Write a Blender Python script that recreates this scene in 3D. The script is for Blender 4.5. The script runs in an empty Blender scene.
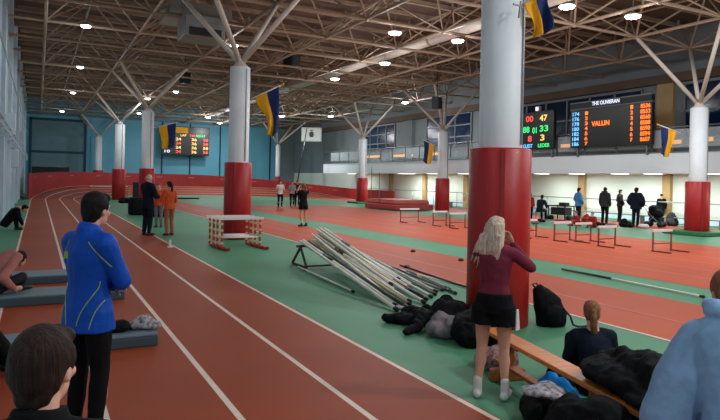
import bpy, bmesh, math, random
from mathutils import Vector, Matrix, noise, Euler
random.seed(7)
V = Vector
sc = bpy.context.scene
C = sc.collection

# ------------------------------------------------------------------ camera
F, CX, CY, H, RHO = 600.0, 360.0, 180.0, 1.9, math.radians(1.2)
TH = math.atan(322.0 / F)
cam = bpy.data.cameras.new('camera'); cam.sensor_width = 36; cam.lens = 36 * F / 720
cam.shift_y = -(210 - CY) / 720.0; cam.clip_end = 400
co = bpy.data.objects.new('camera', cam); C.objects.link(co)
co.matrix_world = Matrix.Translation((0, 0, H)) @ Matrix.Rotation(-TH, 4, 'Z') @ Matrix.Rotation(math.pi / 2, 4, 'X') @ Matrix.Rotation(RHO, 4, 'Z')
sc.camera = co

def ray(u, v):
    a, b = u - CX, CY - v
    dx = a * math.cos(RHO) - b * math.sin(RHO); dy = a * math.sin(RHO) + b * math.cos(RHO)
    r, up = dx / F, dy / F
    return V((r * math.cos(TH) + math.sin(TH), -r * math.sin(TH) + math.cos(TH), up))
def gz(u, v, z=0.0):
    d = ray(u, v); t = (z - H) / d.z
    return V((d.x * t, d.y * t, z))
def gx(u, v, X):
    d = ray(u, v); t = X / d.x
    return V((X, d.y * t, H + d.z * t))
def gy(u, v, Y):
    d = ray(u, v); t = Y / d.y
    return V((d.x * t, Y, H + d.z * t))
def gd(u, v, D):
    d = ray(u, v)
    return V((d.x * D, d.y * D, H + d.z * D))

# ------------------------------------------------------------------ materials
def lin(c):
    return tuple(((x / 255) / 12.92 if x / 255 <= .04045 else ((x / 255 + .055) / 1.055) ** 2.4) for x in c) + (1,)
def mat(name, rgb, rough=.6, metal=0, nscale=None, namt=.15, bump=0, bscale=None, stretch=(1, 1, 1), spec=None, sheen=0, coords='Object'):
    m = bpy.data.materials.new(name); m.use_nodes = True
    nt = m.node_tree; b = nt.nodes['Principled BSDF']
    b.inputs['Roughness'].default_value = rough; b.inputs['Metallic'].default_value = metal
    if spec is not None: b.inputs['Specular IOR Level'].default_value = spec
    if sheen: b.inputs['Sheen Weight'].default_value = sheen
    col = lin(rgb); b.inputs['Base Color'].default_value = col
    tc = nt.nodes.new('ShaderNodeTexCoord'); mp = nt.nodes.new('ShaderNodeMapping')
    mp.inputs['Scale'].default_value = stretch
    nt.links.new(tc.outputs[coords], mp.inputs['Vector'])
    if nscale:
        n = nt.nodes.new('ShaderNodeTexNoise'); n.inputs['Scale'].default_value = nscale; n.inputs['Detail'].default_value = 5
        nt.links.new(mp.outputs[0], n.inputs['Vector'])
        r = nt.nodes.new('ShaderNodeValToRGB')
        r.color_ramp.elements[0].position = .3; r.color_ramp.elements[1].position = .7
        r.color_ramp.elements[0].color = tuple(x * (1 - namt) for x in col[:3]) + (1,)
        r.color_ramp.elements[1].color = tuple(min(1, x * (1 + namt)) for x in col[:3]) + (1,)
        nt.links.new(n.outputs['Fac'], r.inputs['Fac']); nt.links.new(r.outputs['Color'], b.inputs['Base Color'])
    if bump:
        n2 = nt.nodes.new('ShaderNodeTexNoise'); n2.inputs['Scale'].default_value = bscale or (nscale or 20) * 2; n2.inputs['Detail'].default_value = 4
        nt.links.new(mp.outputs[0], n2.inputs['Vector'])
        bp = nt.nodes.new('ShaderNodeBump'); bp.inputs['Strength'].default_value = bump; bp.inputs['Distance'].default_value = .02
        nt.links.new(n2.outputs['Fac'], bp.inputs['Height']); nt.links.new(bp.outputs[0], b.inputs['Normal'])
    return m
def emit(name, rgb, s):
    m = bpy.data.materials.new(name); m.use_nodes = True; b = m.node_tree.nodes['Principled BSDF']
    b.inputs['Base Color'].default_value = lin(rgb); b.inputs['Emission Color'].default_value = lin(rgb); b.inputs['Emission Strength'].default_value = s
    return m
M = {}
M['track'] = mat('track_red', (152, 66, 38), .55, nscale=.35, namt=.10, bump=.15, bscale=90, spec=.18)
M['orange'] = mat('track_orange', (182, 78, 46), .55, nscale=.3, namt=.08, bump=.15, bscale=90, spec=.18)
M['bend'] = mat('bend_red', (134, 58, 42), .6, nscale=.4, namt=.10, spec=.3)
M['green'] = mat('floor_green', (82, 142, 108), .55, nscale=.4, namt=.10, bump=.1, bscale=80, spec=.2)
M['line'] = mat('line_white', (226, 205, 190), .6, nscale=3, namt=.10)
M['faint'] = mat('line_faded', (188, 112, 94), .6, nscale=3, namt=.08)
M['barrier'] = mat('barrier_red', (150, 30, 30), .5, nscale=1.2, namt=.12)
M['pad'] = mat('padding_red', (172, 22, 26), .42, nscale=2.5, namt=.08, bump=.25, bscale=4)
M['white_col'] = mat('column_white', (232, 238, 243), .55, nscale=2, namt=.04)
M['steel'] = mat('steel_cream', (158, 136, 116), .55, nscale=4, namt=.08)
M['steel_w'] = mat('steel_white', (206, 196, 186), .5, nscale=4, namt=.06)
M['deck'] = mat('deck_brown', (98, 78, 66), .8, nscale=.6, namt=.2)
M['dark'] = mat('dark_plastic', (24, 25, 28), .5)
M['grey_metal'] = mat('grey_metal', (140, 142, 144), .4, .6)
M['lamp_body'] = mat('lamp_housing', (150, 146, 142), .6)
M['lamp'] = emit('lamp_glow', (255, 246, 232), 14)
M['lamp_b'] = emit('lamp_glow_cool', (240, 250, 255), 6)
M['warm'] = emit('warm_glow', (255, 176, 84), 1.3)
M['wallL'] = mat('wall_pale_blue', (178, 204, 220), .6, nscale=.9, namt=.12, stretch=(1, 1, .3))
M['wallL2'] = mat('wall_pilaster', (196, 216, 228), .6, nscale=1, namt=.08)
M['back'] = mat('wall_blue', (108, 178, 206), .6, nscale=.25, namt=.10)
M['backgrey'] = mat('wall_teal_grey', (98, 132, 142), .6, nscale=.4, namt=.12)
M['backdark'] = mat('wall_blue_joint', (28, 66, 92), .7)
M['cream'] = mat('wall_cream', (226, 232, 222), .7, nscale=.5, namt=.04)
M['upper'] = mat('wall_upper_grey', (120, 130, 134), .7, nscale=.5, namt=.1)
M['balc'] = mat('balcony_white', (238, 245, 252), .5, nscale=.7, namt=.03)
M['tan'] = mat('pilaster_tan', (178, 146, 96), .6, nscale=2, namt=.1)
M['glass_n'] = mat('night_glass', (12, 34, 62), .15, spec=.3)
M['mull'] = mat('mullion_grey', (120, 126, 132), .5, .2)
M['rail'] = mat('rail_metal', (130, 134, 136), .35, .7)
g = bpy.data.materials.new('rail_glass'); g.use_nodes = True
gb = g.node_tree.nodes['Principled BSDF']; gb.inputs['Base Color'].default_value = (.75, .85, .9, 1); gb.inputs['Roughness'].default_value = .05; gb.inputs['Alpha'].default_value = .28
M['glass'] = g
M['board'] = mat('board_black', (14, 16, 18), .35)
M['led_o'] = emit('led_orange', (255, 116, 30), 2.2)
M['led_b'] = emit('led_blue', (110, 190, 255), 1.6)
M['led_g'] = emit('led_green', (60, 240, 130), 1.4)
M['led_y'] = emit('led_amber', (255, 205, 110), 1.4)
M['led_w'] = emit('led_white', (225, 232, 255), 1.3)
M['led_r'] = emit('led_red', (255, 90, 70), 1.2)
M['yellow'] = mat('flag_yellow', (240, 170, 12), .8, nscale=6, namt=.06)
M['blue'] = mat('flag_blue', (14, 40, 100), .8, nscale=6, namt=.06)
M['banner'] = mat('banner_white', (222, 226, 220), .8)
M['emblem'] = mat('emblem_grey', (60, 80, 84), .8)
M['wood'] = mat('bench_wood', (206, 120, 50), .4, nscale=3, namt=.2, stretch=(8, 1, 8))
M['wood_d'] = mat('bench_beam', (150, 82, 34), .5, nscale=3, namt=.2, stretch=(8, 1, 8))
M['matgrey'] = mat('mat_grey', (104, 122, 134), .6, nscale=3, namt=.06)
M['matside'] = mat('mat_side', (58, 78, 90), .7)
M['hj'] = mat('mat_red', (176, 60, 60), .6, nscale=2, namt=.1)
M['hj2'] = mat('mat_cover_pink', (196, 100, 92), .6, nscale=2, namt=.1)
M['greenbox'] = mat('mat_green', (34, 110, 66), .6)
M['hwhite'] = mat('hurdle_white', (240, 232, 232), .5)
M['hred'] = mat('hurdle_red', (190, 62, 44), .5)
M['horange'] = mat('hurdle_cream', (226, 190, 150), .5)
M['hrust'] = mat('hurdle_leg_brown', (120, 58, 44), .5)
M['pole_w'] = mat('pole_white', (230, 228, 218), .35, nscale=3, namt=.15)
M['pole_g'] = mat('pole_grey', (120, 122, 118), .35, nscale=3, namt=.2)
M['pole_k'] = mat('pole_dark', (40, 44, 44), .35)
M['pole_y'] = mat('pole_cream', (206, 186, 140), .4, nscale=3, namt=.1)
M['rust'] = mat('trestle_brown', (74, 50, 42), .6, nscale=8, namt=.2)
M['skin'] = mat('skin', (214, 160, 134), .5, nscale=8, namt=.06)
M['skin2'] = mat('skin_pale', (226, 176, 152), .5, nscale=8, namt=.06)
M['eye'] = mat('eye_dark', (40, 28, 24), .3)
M['lip'] = mat('lip', (170, 96, 90), .5)
def hairmat(n, rgb): return mat(n, rgb, .62, spec=.18, nscale=34, namt=.45, bump=.5, bscale=60, stretch=(2.2, 2.2, .16))
M['h_black'] = hairmat('hair_black', (20, 17, 17))
M['h_brown'] = hairmat('hair_dark_brown', (48, 35, 30))
M['h_mid'] = hairmat('hair_chestnut', (132, 90, 64))
M['h_blond'] = hairmat('hair_blond', (206, 186, 166))
M['h_grey'] = hairmat('hair_grey', (186, 180, 174))
def cloth(n, rgb, amt=.15, r=.85): return mat(n, rgb, r, nscale=7, namt=amt, bump=.35, bscale=18, spec=.2)
M['jblue'] = cloth('jacket_blue', (10, 74, 178), .10, .5)
M['jpipe'] = mat('piping_lime', (150, 186, 60), .5)
M['black'] = cloth('cloth_black', (11, 12, 15), .3)
M['navy'] = cloth('cloth_navy', (17, 25, 42), .2)
M['char'] = cloth('cloth_charcoal', (50, 50, 54), .2)
M['maroon'] = cloth('shirt_maroon', (118, 44, 62), .12)
M['pinkish'] = cloth('shirt_mauve', (176, 112, 104), .15)
M['teal'] = cloth('cloth_teal', (28, 110, 110), .15)
M['red_o'] = cloth('vest_orange', (222, 92, 50), .12)
M['beige'] = cloth('trousers_tan', (176, 110, 84), .12)
M['hood'] = cloth('hoodie_light_blue', (134, 170, 206), .08)
M['ltblue'] = cloth('jacket_light_blue', (72, 128, 184), .12)
M['brightblue'] = cloth('cloth_bright_blue', (20, 130, 210), .12)
M['greyc'] = cloth('cloth_grey', (128, 118, 122), .25)
M['whitec'] = cloth('cloth_white', (220, 214, 212), .1)
M['redc'] = cloth('cloth_red', (150, 40, 40), .12)
M['pattern'] = mat('cloth_patterned', (150, 110, 112), .8, nscale=26, namt=.85, bump=.3)
M['bw'] = mat('cloth_black_white', (150, 146, 150), .8, nscale=24, namt=.95, bump=.3)

# ------------------------------------------------------------------ mesh helpers
class MB:
    def __init__(s): s.bm = bmesh.new(); s.mi = 0
    def _fin(s, r): 
        for f in r: f.material_index = s.mi
    def face(s, pts):
        f = s.bm.faces.new([s.bm.verts.new(p) for p in pts]); f.material_index = s.mi; return f
    def box(s, c, d, rz=0, bev=0, M4=None):
        r = bmesh.ops.create_cube(s.bm, size=1)
        vs = r['verts']; T = (M4 or (Matrix.Translation(c) @ Matrix.Rotation(rz, 4, 'Z'))) @ Matrix.Diagonal((d[0], d[1], d[2], 1))
        bmesh.ops.transform(s.bm, matrix=T, verts=vs)
        fs = list({f for v in vs for f in v.link_faces}); s._fin(fs)
        if bev:
            es = list({e for v in vs for e in v.link_edges})
            q = bmesh.ops.bevel(s.bm, geom=es, offset=bev, segments=2, profile=.5, affect='EDGES'); s._fin(q['faces'])
        return s
    def bar(s, a, b, w, h):   # box beam between two points
        a, b = V(a), V(b); d = b - a
        q = d.to_track_quat('Y', 'Z').to_matrix().to_4x4()
        return s.box(None, (w, d.length, h), M4=Matrix.Translation((a + b) / 2) @ q)
    def cyl(s, a, b, r0, r1=None, n=12, cap=True):
        a, b = V(a), V(b); r1 = r0 if r1 is None else r1
        return s.loft([(a, r0, r0), (b, r1, r1)], n, cap=cap)
    def loft(s, rings, n=16, rax=None, cap=True, closed=False):
        P = [V(r[0]) for r in rings]; prev = None; vr = []; x0 = None
        for i, r in enumerate(rings):
            t = (P[min(i + 1, len(P) - 1)] - P[max(i - 1, 0)])
            t = t.normalized() if t.length > 1e-9 else V((0, 0, 1))
            ax = V(r[3]) if len(r) > 3 else (V(rax) if rax else (x0 if x0 else (V((1, 0, 0)) if abs(t.x) < .9 else V((0, 1, 0)))))
            x = (ax - t * ax.dot(t)); x = x.normalized() if x.length > 1e-6 else t.orthogonal().normalized()
            y = t.cross(x); x0 = x
            vr.append([s.bm.verts.new(P[i] + x * (math.cos(a) * r[1]) + y * (math.sin(a) * r[2])) for a in [2 * math.pi * k / n for k in range(n)]])
        fs = []
        for i in range(len(vr) - 1):
            for k in range(n):
                fs.append(s.bm.faces.new((vr[i][k], vr[i][(k + 1) % n], vr[i + 1][(k + 1) % n], vr[i + 1][k])))
        if cap:
            fs.append(s.bm.faces.new(list(reversed(vr[0])))); fs.append(s.bm.faces.new(vr[-1]))
        s._fin(fs); return s
    def tube(s, pts, r, n=8):
        return s.loft([(p, r, r) for p in pts], n)
    def ball(s, c, d, R=None, seg=14):
        r = bmesh.ops.create_uvsphere(s.bm, u_segments=seg, v_segments=max(6, seg * 2 // 3), radius=1)
        T = Matrix.Translation(c) @ (R or Matrix.Identity(4)) @ Matrix.Diagonal((d[0], d[1], d[2], 1))
        bmesh.ops.transform(s.bm, matrix=T, verts=r['verts'])
        s._fin({f for v in r['verts'] for f in v.link_faces}); return s
    def chain(s, pts, rad, n=12):
        for i, p in enumerate(pts):
            s.ball(p, (rad[i],) * 3, seg=n)
            if i: s.cyl(pts[i - 1], p, rad[i - 1], rad[i], n)
        return s
    def prism(s, poly, y0, y1):   # polygon in xz, extruded along y
        a = [s.bm.verts.new((p[0], y0, p[1])) for p in poly]; b = [s.bm.verts.new((p[0], y1, p[1])) for p in poly]; n = len(poly)
        fs = [s.bm.faces.new(a), s.bm.faces.new(list(reversed(b)))]
        for k in range(n): fs.append(s.bm.faces.new((a[k], b[k], b[(k + 1) % n], a[(k + 1) % n])))
        s._fin(fs); return s
    def grid(s, fn, nu, nv, mfn=None):
        vs = [[s.bm.verts.new(fn(i / nu, j / nv)) for j in range(nv + 1)] for i in range(nu + 1)]
        for i in range(nu):
            for j in range(nv):
                f = s.bm.faces.new((vs[i][j], vs[i + 1][j], vs[i + 1][j + 1], vs[i][j + 1]))
                f.material_index = mfn(i / nu, j / nv) if mfn else s.mi
        return s
    def build(s, name, mats, parent=None, smooth=False, recalc=True, thick=0):
        if recalc: bmesh.ops.recalc_face_normals(s.bm, faces=s.bm.faces)
        me = bpy.data.meshes.new(name); s.bm.to_mesh(me); s.bm.free()
        for m in (mats if isinstance(mats, (list, tuple)) else [mats]): me.materials.append(M[m] if isinstance(m, str) else m)
        if smooth:
            for p in me.polygons: p.use_smooth = True
        o = bpy.data.objects.new(name, me); C.objects.link(o)
        if parent: o.parent = parent
        if thick:
            md = o.modifiers.new('thickness', 'SOLIDIFY'); md.thickness = thick; md.offset = 0
        return o
def thing(name, label, cat, loc=(0, 0, 0), rz=0, group=None):
    o = bpy.data.objects.new(name, None); C.objects.link(o); o.empty_display_size = .1
    o.location = loc; o.rotation_euler = (0, 0, rz); return tag(o, label, cat, group)
def tag(o, label, cat, group=None):
    o['label'] = label; o['category'] = cat; o['kind'] = 'thing'
    if group: o['group'] = group
    return o
def struct(o): o['kind'] = 'structure'; return o
def stuff(o): o['kind'] = 'stuff'; return o
def dup(root, loc, rz, label, group=None):
    def cp(o, par):
        c = o.copy(); C.objects.link(c); c.parent = par
        for ch in o.children: cp(ch, c)
        return c
    r = cp(root, None); r.location = loc; r.rotation_euler = (0, 0, rz); r['label'] = label
    if group: r['group'] = group
    return r
ORD = ['nearest', 'second nearest', 'third nearest', 'fourth nearest', 'fifth nearest', 'sixth nearest', 'seventh nearest', 'eighth nearest']

def organic(mb, name, mats, parent, vox, smooth_it=4, fold=0, fs=9, seed=0, colour=None, flat=None, dec=None):
    """union of the lofts of mb as one closed skin, with folds"""
    me = bpy.data.meshes.new('tmp'); mb.bm.to_mesh(me); mb.bm.free()
    o = bpy.data.objects.new('tmp', me); C.objects.link(o)
    md = o.modifiers.new('r', 'REMESH'); md.mode = 'VOXEL'; md.voxel_size = vox; md.adaptivity = 0
    md2 = o.modifiers.new('s', 'SMOOTH'); md2.iterations = smooth_it; md2.factor = .5
    dg = bpy.context.evaluated_depsgraph_get()
    ev = bpy.data.meshes.new_from_object(o.evaluated_get(dg)); bpy.data.objects.remove(o); bpy.data.meshes.remove(me)
    ev.name = name
    ev.materials.clear()
    for m in (mats if isinstance(mats, (list, tuple)) else [mats]): ev.materials.append(M[m])
    off = V((seed * 3.7, seed * 1.3, seed * 5.1))
    if fold:
        ns = [v.normal.copy() for v in ev.vertices]
        for v, nn in zip(ev.vertices, ns):
            p = v.co * fs + off
            p = V((p.x, p.y, p.z * .55)); f = noise.noise(p) * .5 + (0.35 - abs(noise.noise(p * 1.3 + V((9, 2, 4))))) * .9 + (0.3 - abs(noise.noise(p * 2.7 + V((1, 7, 3))))) * .3
            v.co += nn * (f * fold)
    if flat is not None:
        for v in ev.vertices:
            if v.co.z < flat: v.co.z = flat + (v.co.z - flat) * .05
    for p in ev.polygons:
        p.use_smooth = True
        if colour: p.material_index = colour(p.center)
    ob = bpy.data.objects.new(name, ev); C.objects.link(ob)
    if parent: ob.parent = parent
    return ob

# ------------------------------------------------------------------ floor, tracks
XL, XR, Y0, Y1 = -1.25, 28.2, -7.0, 70.0
struct(MB().box(((XL + 30) / 2, (Y0 + Y1) / 2, -.1), (30 - XL + .4, Y1 - Y0 + .4, .2)).build('floor', 'green'))
def strip(name, x0, x1, ya, yb, m, lines, lm='line', z=.006):
    """a coating strip with its painted lines (x, width)"""
    mb = MB(); xs = []
    for x, w in lines: xs += [(x - w / 2, x + w / 2)]
    cur = x0
    def q(a, b, mi):
        mb.mi = mi; mb.face([(a, ya, z), (b, ya, z), (b, yb, z), (a, yb, z)])
    for a, b in xs:
        if a > cur: q(cur, a, 0)
        q(max(a, x0), min(b, x1), 1); cur = b
    if cur < x1: q(cur, x1, 0)
    return struct(mb.build(name, [m, lm], recalc=False))
LN = [-.42, .50, 1.44, 2.38, 3.27]
strip('floor_track_straight', -.46, 3.31, Y0, 50, 'track', [(x, .055) for x in LN])
strip('floor_runway', 6.85, 9.4, Y0, 48.5, 'orange', [(6.88, .05)], z=.005)
strip('floor_runway_lane', 7.92, 7.97, Y0, 48, 'faint', [], z=.009)
strip('floor_inner_track', 11.05, 19.2, Y0, 39.5, 'orange', [(12.3, .05), (13.55, .05), (14.8, .05), (16.05, .05), (17.3, .05), (18.5, .05)], 'faint', z=.005)
strip('floor_track_return', 23.4, 27.1, Y0, 50, 'bend', [(24.3, .05), (25.2, .05), (26.1, .05)], 'faint', z=.005)
XC, YC, RO = 13.34, 50.0, 13.80
def sm(t): t = max(0, min(1, t)); return t * t * (3 - 2 * t)
def zb(f):   # f 0..1 along the bend, left to right
    return .85 * sm(f / .24) * sm((1 - f) / .3)
def bend():
    mb = MB(); rs = [RO]; mi = []
    for x in LN[::1]:
        r = RO - (x + .46)
        rs += [r - .01 + .03, r - .045]; mi += [0, 1]
    rs = [RO] + [v for x in LN for v in (RO - (x + .44), RO - (x + .44) - .055)] + [RO - 3.80]
    ms = [0, 1] * 5 + [0]
    N = 64; rows = []
    for i in range(N + 1):
        f = i / N; a = math.pi * (1 - f); row = []
        for r in rs:
            k = (r - (RO - 3.8)) / 3.8
            row.append(mb.bm.verts.new((XC + r * math.cos(a), YC + r * math.sin(a), .007 + zb(f) * k)))
        rows.append(row)
    for i in range(N):
        for j in range(len(rs) - 1):
            fc = mb.bm.faces.new((rows[i][j], rows[i + 1][j], rows[i + 1][j + 1], rows[i][j + 1])); fc.material_index = ms[j]
    return struct(mb.build('floor_track_bend', ['bend', 'line']))
bend()
def barrier():
    mb = MB(); N = 80; rows = []
    pts = [(-.55, 49.2, .1, 1.86)]
    for i in range(N + 1):
        f = i / N; a = math.pi * (1 - f); r = RO + .08
        top = 1.86 + .24 * sm(f / .25) - 1.08 * sm((f - .5) / .5)
        pts.append((XC + r * math.cos(a), YC + r * math.sin(a), 0, top))
    pts.append((XC + RO + .08, 44.5, 0, 1.0))
    for i, (x, y, b, t) in enumerate(pts):
        d = V((x - XC, y - YC, 0)); d = d.normalized() if 0 < i < len(pts) - 1 else V((-1 if i == 0 else 1, 0, 0))
        o = d * .14
        rows.append([mb.bm.verts.new(p) for p in ((x, y, 0), (x, y, t), (x + o.x, y + o.y, t), (x + o.x, y + o.y, 0))])
    for i in range(len(rows) - 1):
        for j in range(4):
            mb.bm.faces.new((rows[i][j], rows[i + 1][j], rows[i + 1][(j + 1) % 4], rows[i][(j + 1) % 4]))
    mb.bm.faces.new(rows[0]); mb.bm.faces.new(list(reversed(rows[-1])))
    t = thing('bend_barrier', 'long curved red barrier wall around the banked bend', 'barrier')
    mb.build('barrier_wall', 'barrier', t)
    for i in range(6, 78, 6):
        x, y, b, tp = pts[i]; x2, y2, _, tp2 = pts[i + 1]
        d = V((XC - x, YC - y, 0)).normalized() * .02
        MB().bar((x + d.x, y + d.y, tp - .32), (x2 + d.x, y2 + d.y, tp2 - .32), .02, .09).build('barrier_plate', 'hj2', t)
barrier()

# ------------------------------------------------------------------ shell
struct(MB().box((XL - .15, (Y0 + Y1) / 2, 4.9), (.3, Y1 - Y0, 9.8)).build('wall_left', 'wallL'))
struct(MB().box((14, Y1 + .15, 4.9), (31, .3, 9.8)).build('wall_back', 'back'))
struct(MB().box((14, Y0 - .15, 4.9), (31, .3, 9.8)).build('wall_front', 'upper'))
struct(MB().box(((XL + 29) / 2, (Y0 + Y1) / 2, 9.95), (29.6 - XL, Y1 - Y0 + .6, .2)).build('ceiling', 'deck'))
mb = MB()
mb.box((XR + .15, (Y0 + Y1) / 2, 1.3), (.3, Y1 - Y0, 2.6)); mb.mi = 1
mb.box((XR + .15, (Y0 + Y1) / 2, 6.2), (.3, Y1 - Y0, 7.2))
struct(mb.build('wall_right', ['cream', 'upper']))
for i, y in enumerate([2, 8, 13.9, 19.8, 25.7, 31.6, 37.5, 43.4, 49.3, 55.2, 61.1, 67]):
    struct(MB().box((XL + .07, y, 4.9), (.14, .55, 9.8)).build('trim_%d' % (i + 1), 'wallL2'))
n_tr = 13
for y in [8.6, 14, 19.4, 24.8, 30.2, 35.6, 41, 46.4, 51.8]:
    struct(MB().box((XR - .12, y, 1.25), (.24, .42, 2.5)).build('trim_%d' % n_tr, 'tan')); n_tr += 1
struct(MB().box((XR - .04, 22, .22), (.08, 57, .3)).build('baseboard_right', 'wallL2'))
# back wall joints and door panel
for i, u in enumerate([131, 162, 190, 220, 246, 270, 300]):
    x = gy(u, 150, Y1).x
    struct(MB().box((x, Y1 - .03, 4), (.16, .06, 8)).build('trim_%d' % n_tr, 'backdark')); n_tr += 1
d = thing('door_1', 'large teal grey roller door in the back wall', 'door', (1.8, Y1 - .02, 0)); d['kind'] = 'structure'
mb = MB().box((0, -.05, 3.9), (5.0, .1, 7.0))
for k in range(8): mb.box((0, -.11, .8 + k * .85), (5.0, .04, .05))
mb.build('door_panel', 'backgrey', d)
mb = MB()
for x in (-2.55, 2.55): mb.box((x, -.1, 3.9), (.22, .2, 7.4))
mb.box((0, -.1, 7.5), (5.3, .2, .25)); mb.box((0, -.1, 4.15), (5.1, .16, .22)); mb.build('door_frame', 'backdark', d)
struct(MB().box((7.0, Y1 - .04, 4.5), (4.2, .08, 9)).build('trim_%d' % n_tr, 'back')); n_tr += 1
struct(MB().box((30, Y1 - .04, 4.5), (8, .08, 9)).build('trim_%d' % n_tr, 'upper')); n_tr += 1
# conduits and boxes on the left wall
t = thing('wall_pipe_run', 'grey pipes with brackets running along the left wall', 'pipe')
for z, r in ((3.55, .035), (3.3, .03), (5.6, .03)):
    MB().cyl((XL + .3, 3, z), (XL + .3, 68, z), r).build('pipe', 'wallL2', t, True)
for y in range(6, 68, 3):
    MB().box((XL + .2, y, 3.4), (.3, .05, .5)).build('bracket', 'wallL2', t)
for k, (y, z) in enumerate([(29, 3.9), (34.5, 2.6), (46, 4.2)]):
    tag(MB().box((XL + .2, y, z), (.38, .7, .9), bev=.03).build('junction_box', 'wallL2'), ['pale box on the left wall, nearest of three', 'pale box low on the left wall, middle of three', 'pale box high on the left wall, farthest of three'][k], 'wall box')

# ------------------------------------------------------------------ roof space frame
S = 3.5625; XN = [.15 + S * k for k in range(9)]; YN = [16.4 + S * k for k in range(-6, 16)]
ZL, ZU = 8.0, 9.55
def roof():
    t = thing('roof_frame', 'cream steel space frame of tubes under the whole roof', 'roof frame')
    YU = [y + S / 2 for y in YN[:-1]]; XU = [x - S / 2 for x in XN] + [XN[-1] + S / 2 - .6]
    XU = [x for x in XU if x > XL]
    for x in XN: MB().cyl((x, Y0, ZL), (x, Y1, ZL), .062, n=6).build('bottom_chord', 'steel', t)
    for y in YN:
        mb = MB().cyl((XL, y, ZL), (XR, y, ZL), .062, n=6)
        for x in XN: mb.ball((x, y, ZL), (.11, .11, .11), seg=8)
        mb.build('bottom_chord', 'steel', t)
    for x in XU: MB().cyl((x, Y0, ZU), (x, Y1, ZU), .05, n=6).build('top_chord', 'steel', t)
    for y in YU: MB().cyl((XL, y, ZU), (XR, y, ZU), .05, n=6).build('top_chord', 'steel', t)
    for y in YU:
        mb = MB()
        for x in XU:
            for dx in (-S / 2, S / 2):
                for dy in (-S / 2, S / 2):
                    if XL < x + dx < XR + .3: mb.cyl((x, y, ZU), (x + dx, y + dy, ZL), .04, n=5, cap=False)
            # secondary hangers to the deck
            mb.cyl((x, y, ZU), (x, y, 9.86), .05, n=5, cap=False)
        mb.cyl((XL, y, ZU), (XR, y, ZU), .03, n=5)
        mb.build('web_bracing', 'steel', t)
    k = 0
    y = Y0 + .6
    while y < Y1:
        MB().box((13.5, y, 9.76), (29, .09, .18)).build('purlin', 'steel', t); y += 1.78
roof()
struct(MB().box((XR - .1, 30, 7.35), (.5, 74, .45)).build('trim_%d' % n_tr, 'deck')); n_tr += 1
p = gz(482, 24, 8.7)
t = thing('air_duct', 'long pinkish air duct running lengthwise inside the roof frame', 'duct', (p.x, 0, 8.75))
MB().loft([((0, -6, 0), .26, .26), ((0, 69, 0), .26, .26)], 14).build('duct_tube', 'steel_w', t, True)
for y in range(0, 69, 6):
    MB().loft([((0, y, 0), .29, .29), ((0, y + .12, 0), .29, .29)], 14).build('duct_band', 'steel', t, True)
    MB().cyl((0, y, .25), (0, y, 1.15), .02, n=5).build('duct_hanger', 'steel', t)

# ------------------------------------------------------------------ columns
def column(x, y, label, rw, rp, hp, top, struts=True, base=None, seam=False):
    t = thing('column', label, 'column', (x, y, 0), 0, 'red and white hall columns')
    mb = MB().loft([((0, 0, 0), rw, rw), ((0, 0, top), rw, rw)], 32); mb.build('shaft', 'white_col', t, True)
    mb = MB().loft([((0, 0, .0), rp - .02, rp - .02), ((0, 0, .02), rp, rp), ((0, 0, hp - .02), rp, rp), ((0, 0, hp), rp - .02, rp - .02)], 36)
    mb.build('padding', 'pad', t, True)
    mb = MB(); a = -2.2
    mb.box((math.cos(a) * (rp + .004), math.sin(a) * (rp + .004), hp / 2), (.012, .05, hp - .05), a); mb.build('padding_seam', 'barrier', t)
    a = -1.2
    MB().box((math.cos(a) * (rw + .012), math.sin(a) * (rw + .012), (hp + top) / 2), (.03, .03, top - hp - .1), a).build('conduit', 'grey_metal', t)
    MB().loft([((0, 0, top), rw * 1.02, rw * 1.02), ((0, 0, top + .08), rw * .6, rw * .6), ((0, 0, top + .25), .12, .12)], 20).build('capital', 'steel_w', t, True)
    if struts:
        xs = sorted(XN, key=lambda q: abs(q - x))[:2]; ys = sorted(YN, key=lambda q: abs(q - y))[:2]
        for sx in xs:
            for sy in ys:
                MB().cyl((0, 0, top + .12), (sx - x, sy - y, ZL), .085, .075, 10).build('strut', 'steel_w', t, True)
    return t
CL = 5.47
column(5.52, 6.28, 'big red padded white column right behind the blond woman', .29, .415, 2.36, 5.3)
column(CL, 18.2, 'red and white column with the stack of hurdles at its foot', .31, .42, 2.36, 5.3)
column(CL, 35.9, 'red and white column behind the coach in orange', .33, .43, 2.3, 5.55)
column(CL, 49.2, 'red and white column on the left, beyond the man in blue', .36, .50, 2.35, 5.75)
column(CL, 67.6, 'farthest left column, standing behind the curved red barrier', .34, .5, 2.35, 5.8)
column(23.23, 14.75, 'red and white column at the right edge on a green base', .32, .45, 2.12, 5.05)
column(23.23, 31.9, 'red and white column beside the high jump mat', .34, .46, 2.12, 5.12)
column(23.23, 42.9, 'red and white column at the end of the red barrier', .33, .46, 2.08, 5.2)
column(23.23, 62.5, 'thin white column far back by the banner', .25, .3, 2.1, 5.5)
for (x, y, l) in [(23.23, 14.75, 'green foam base around the right edge column'), (23.23, 42.9, 'green foam base around the column by the barrier end')]:
    mb = MB()
    for sx in (-.68, .68): mb.box((sx, 0, .08), (.42, 1.8, .16), bev=.03)
    for sy in (-.68, .68): mb.box((0, sy, .08), (.96, .42, .16), bev=.03)
    o = tag(mb.build('base_mat', 'greenbox'), l, 'mat'); o.location = (x, y, .006)

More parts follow.
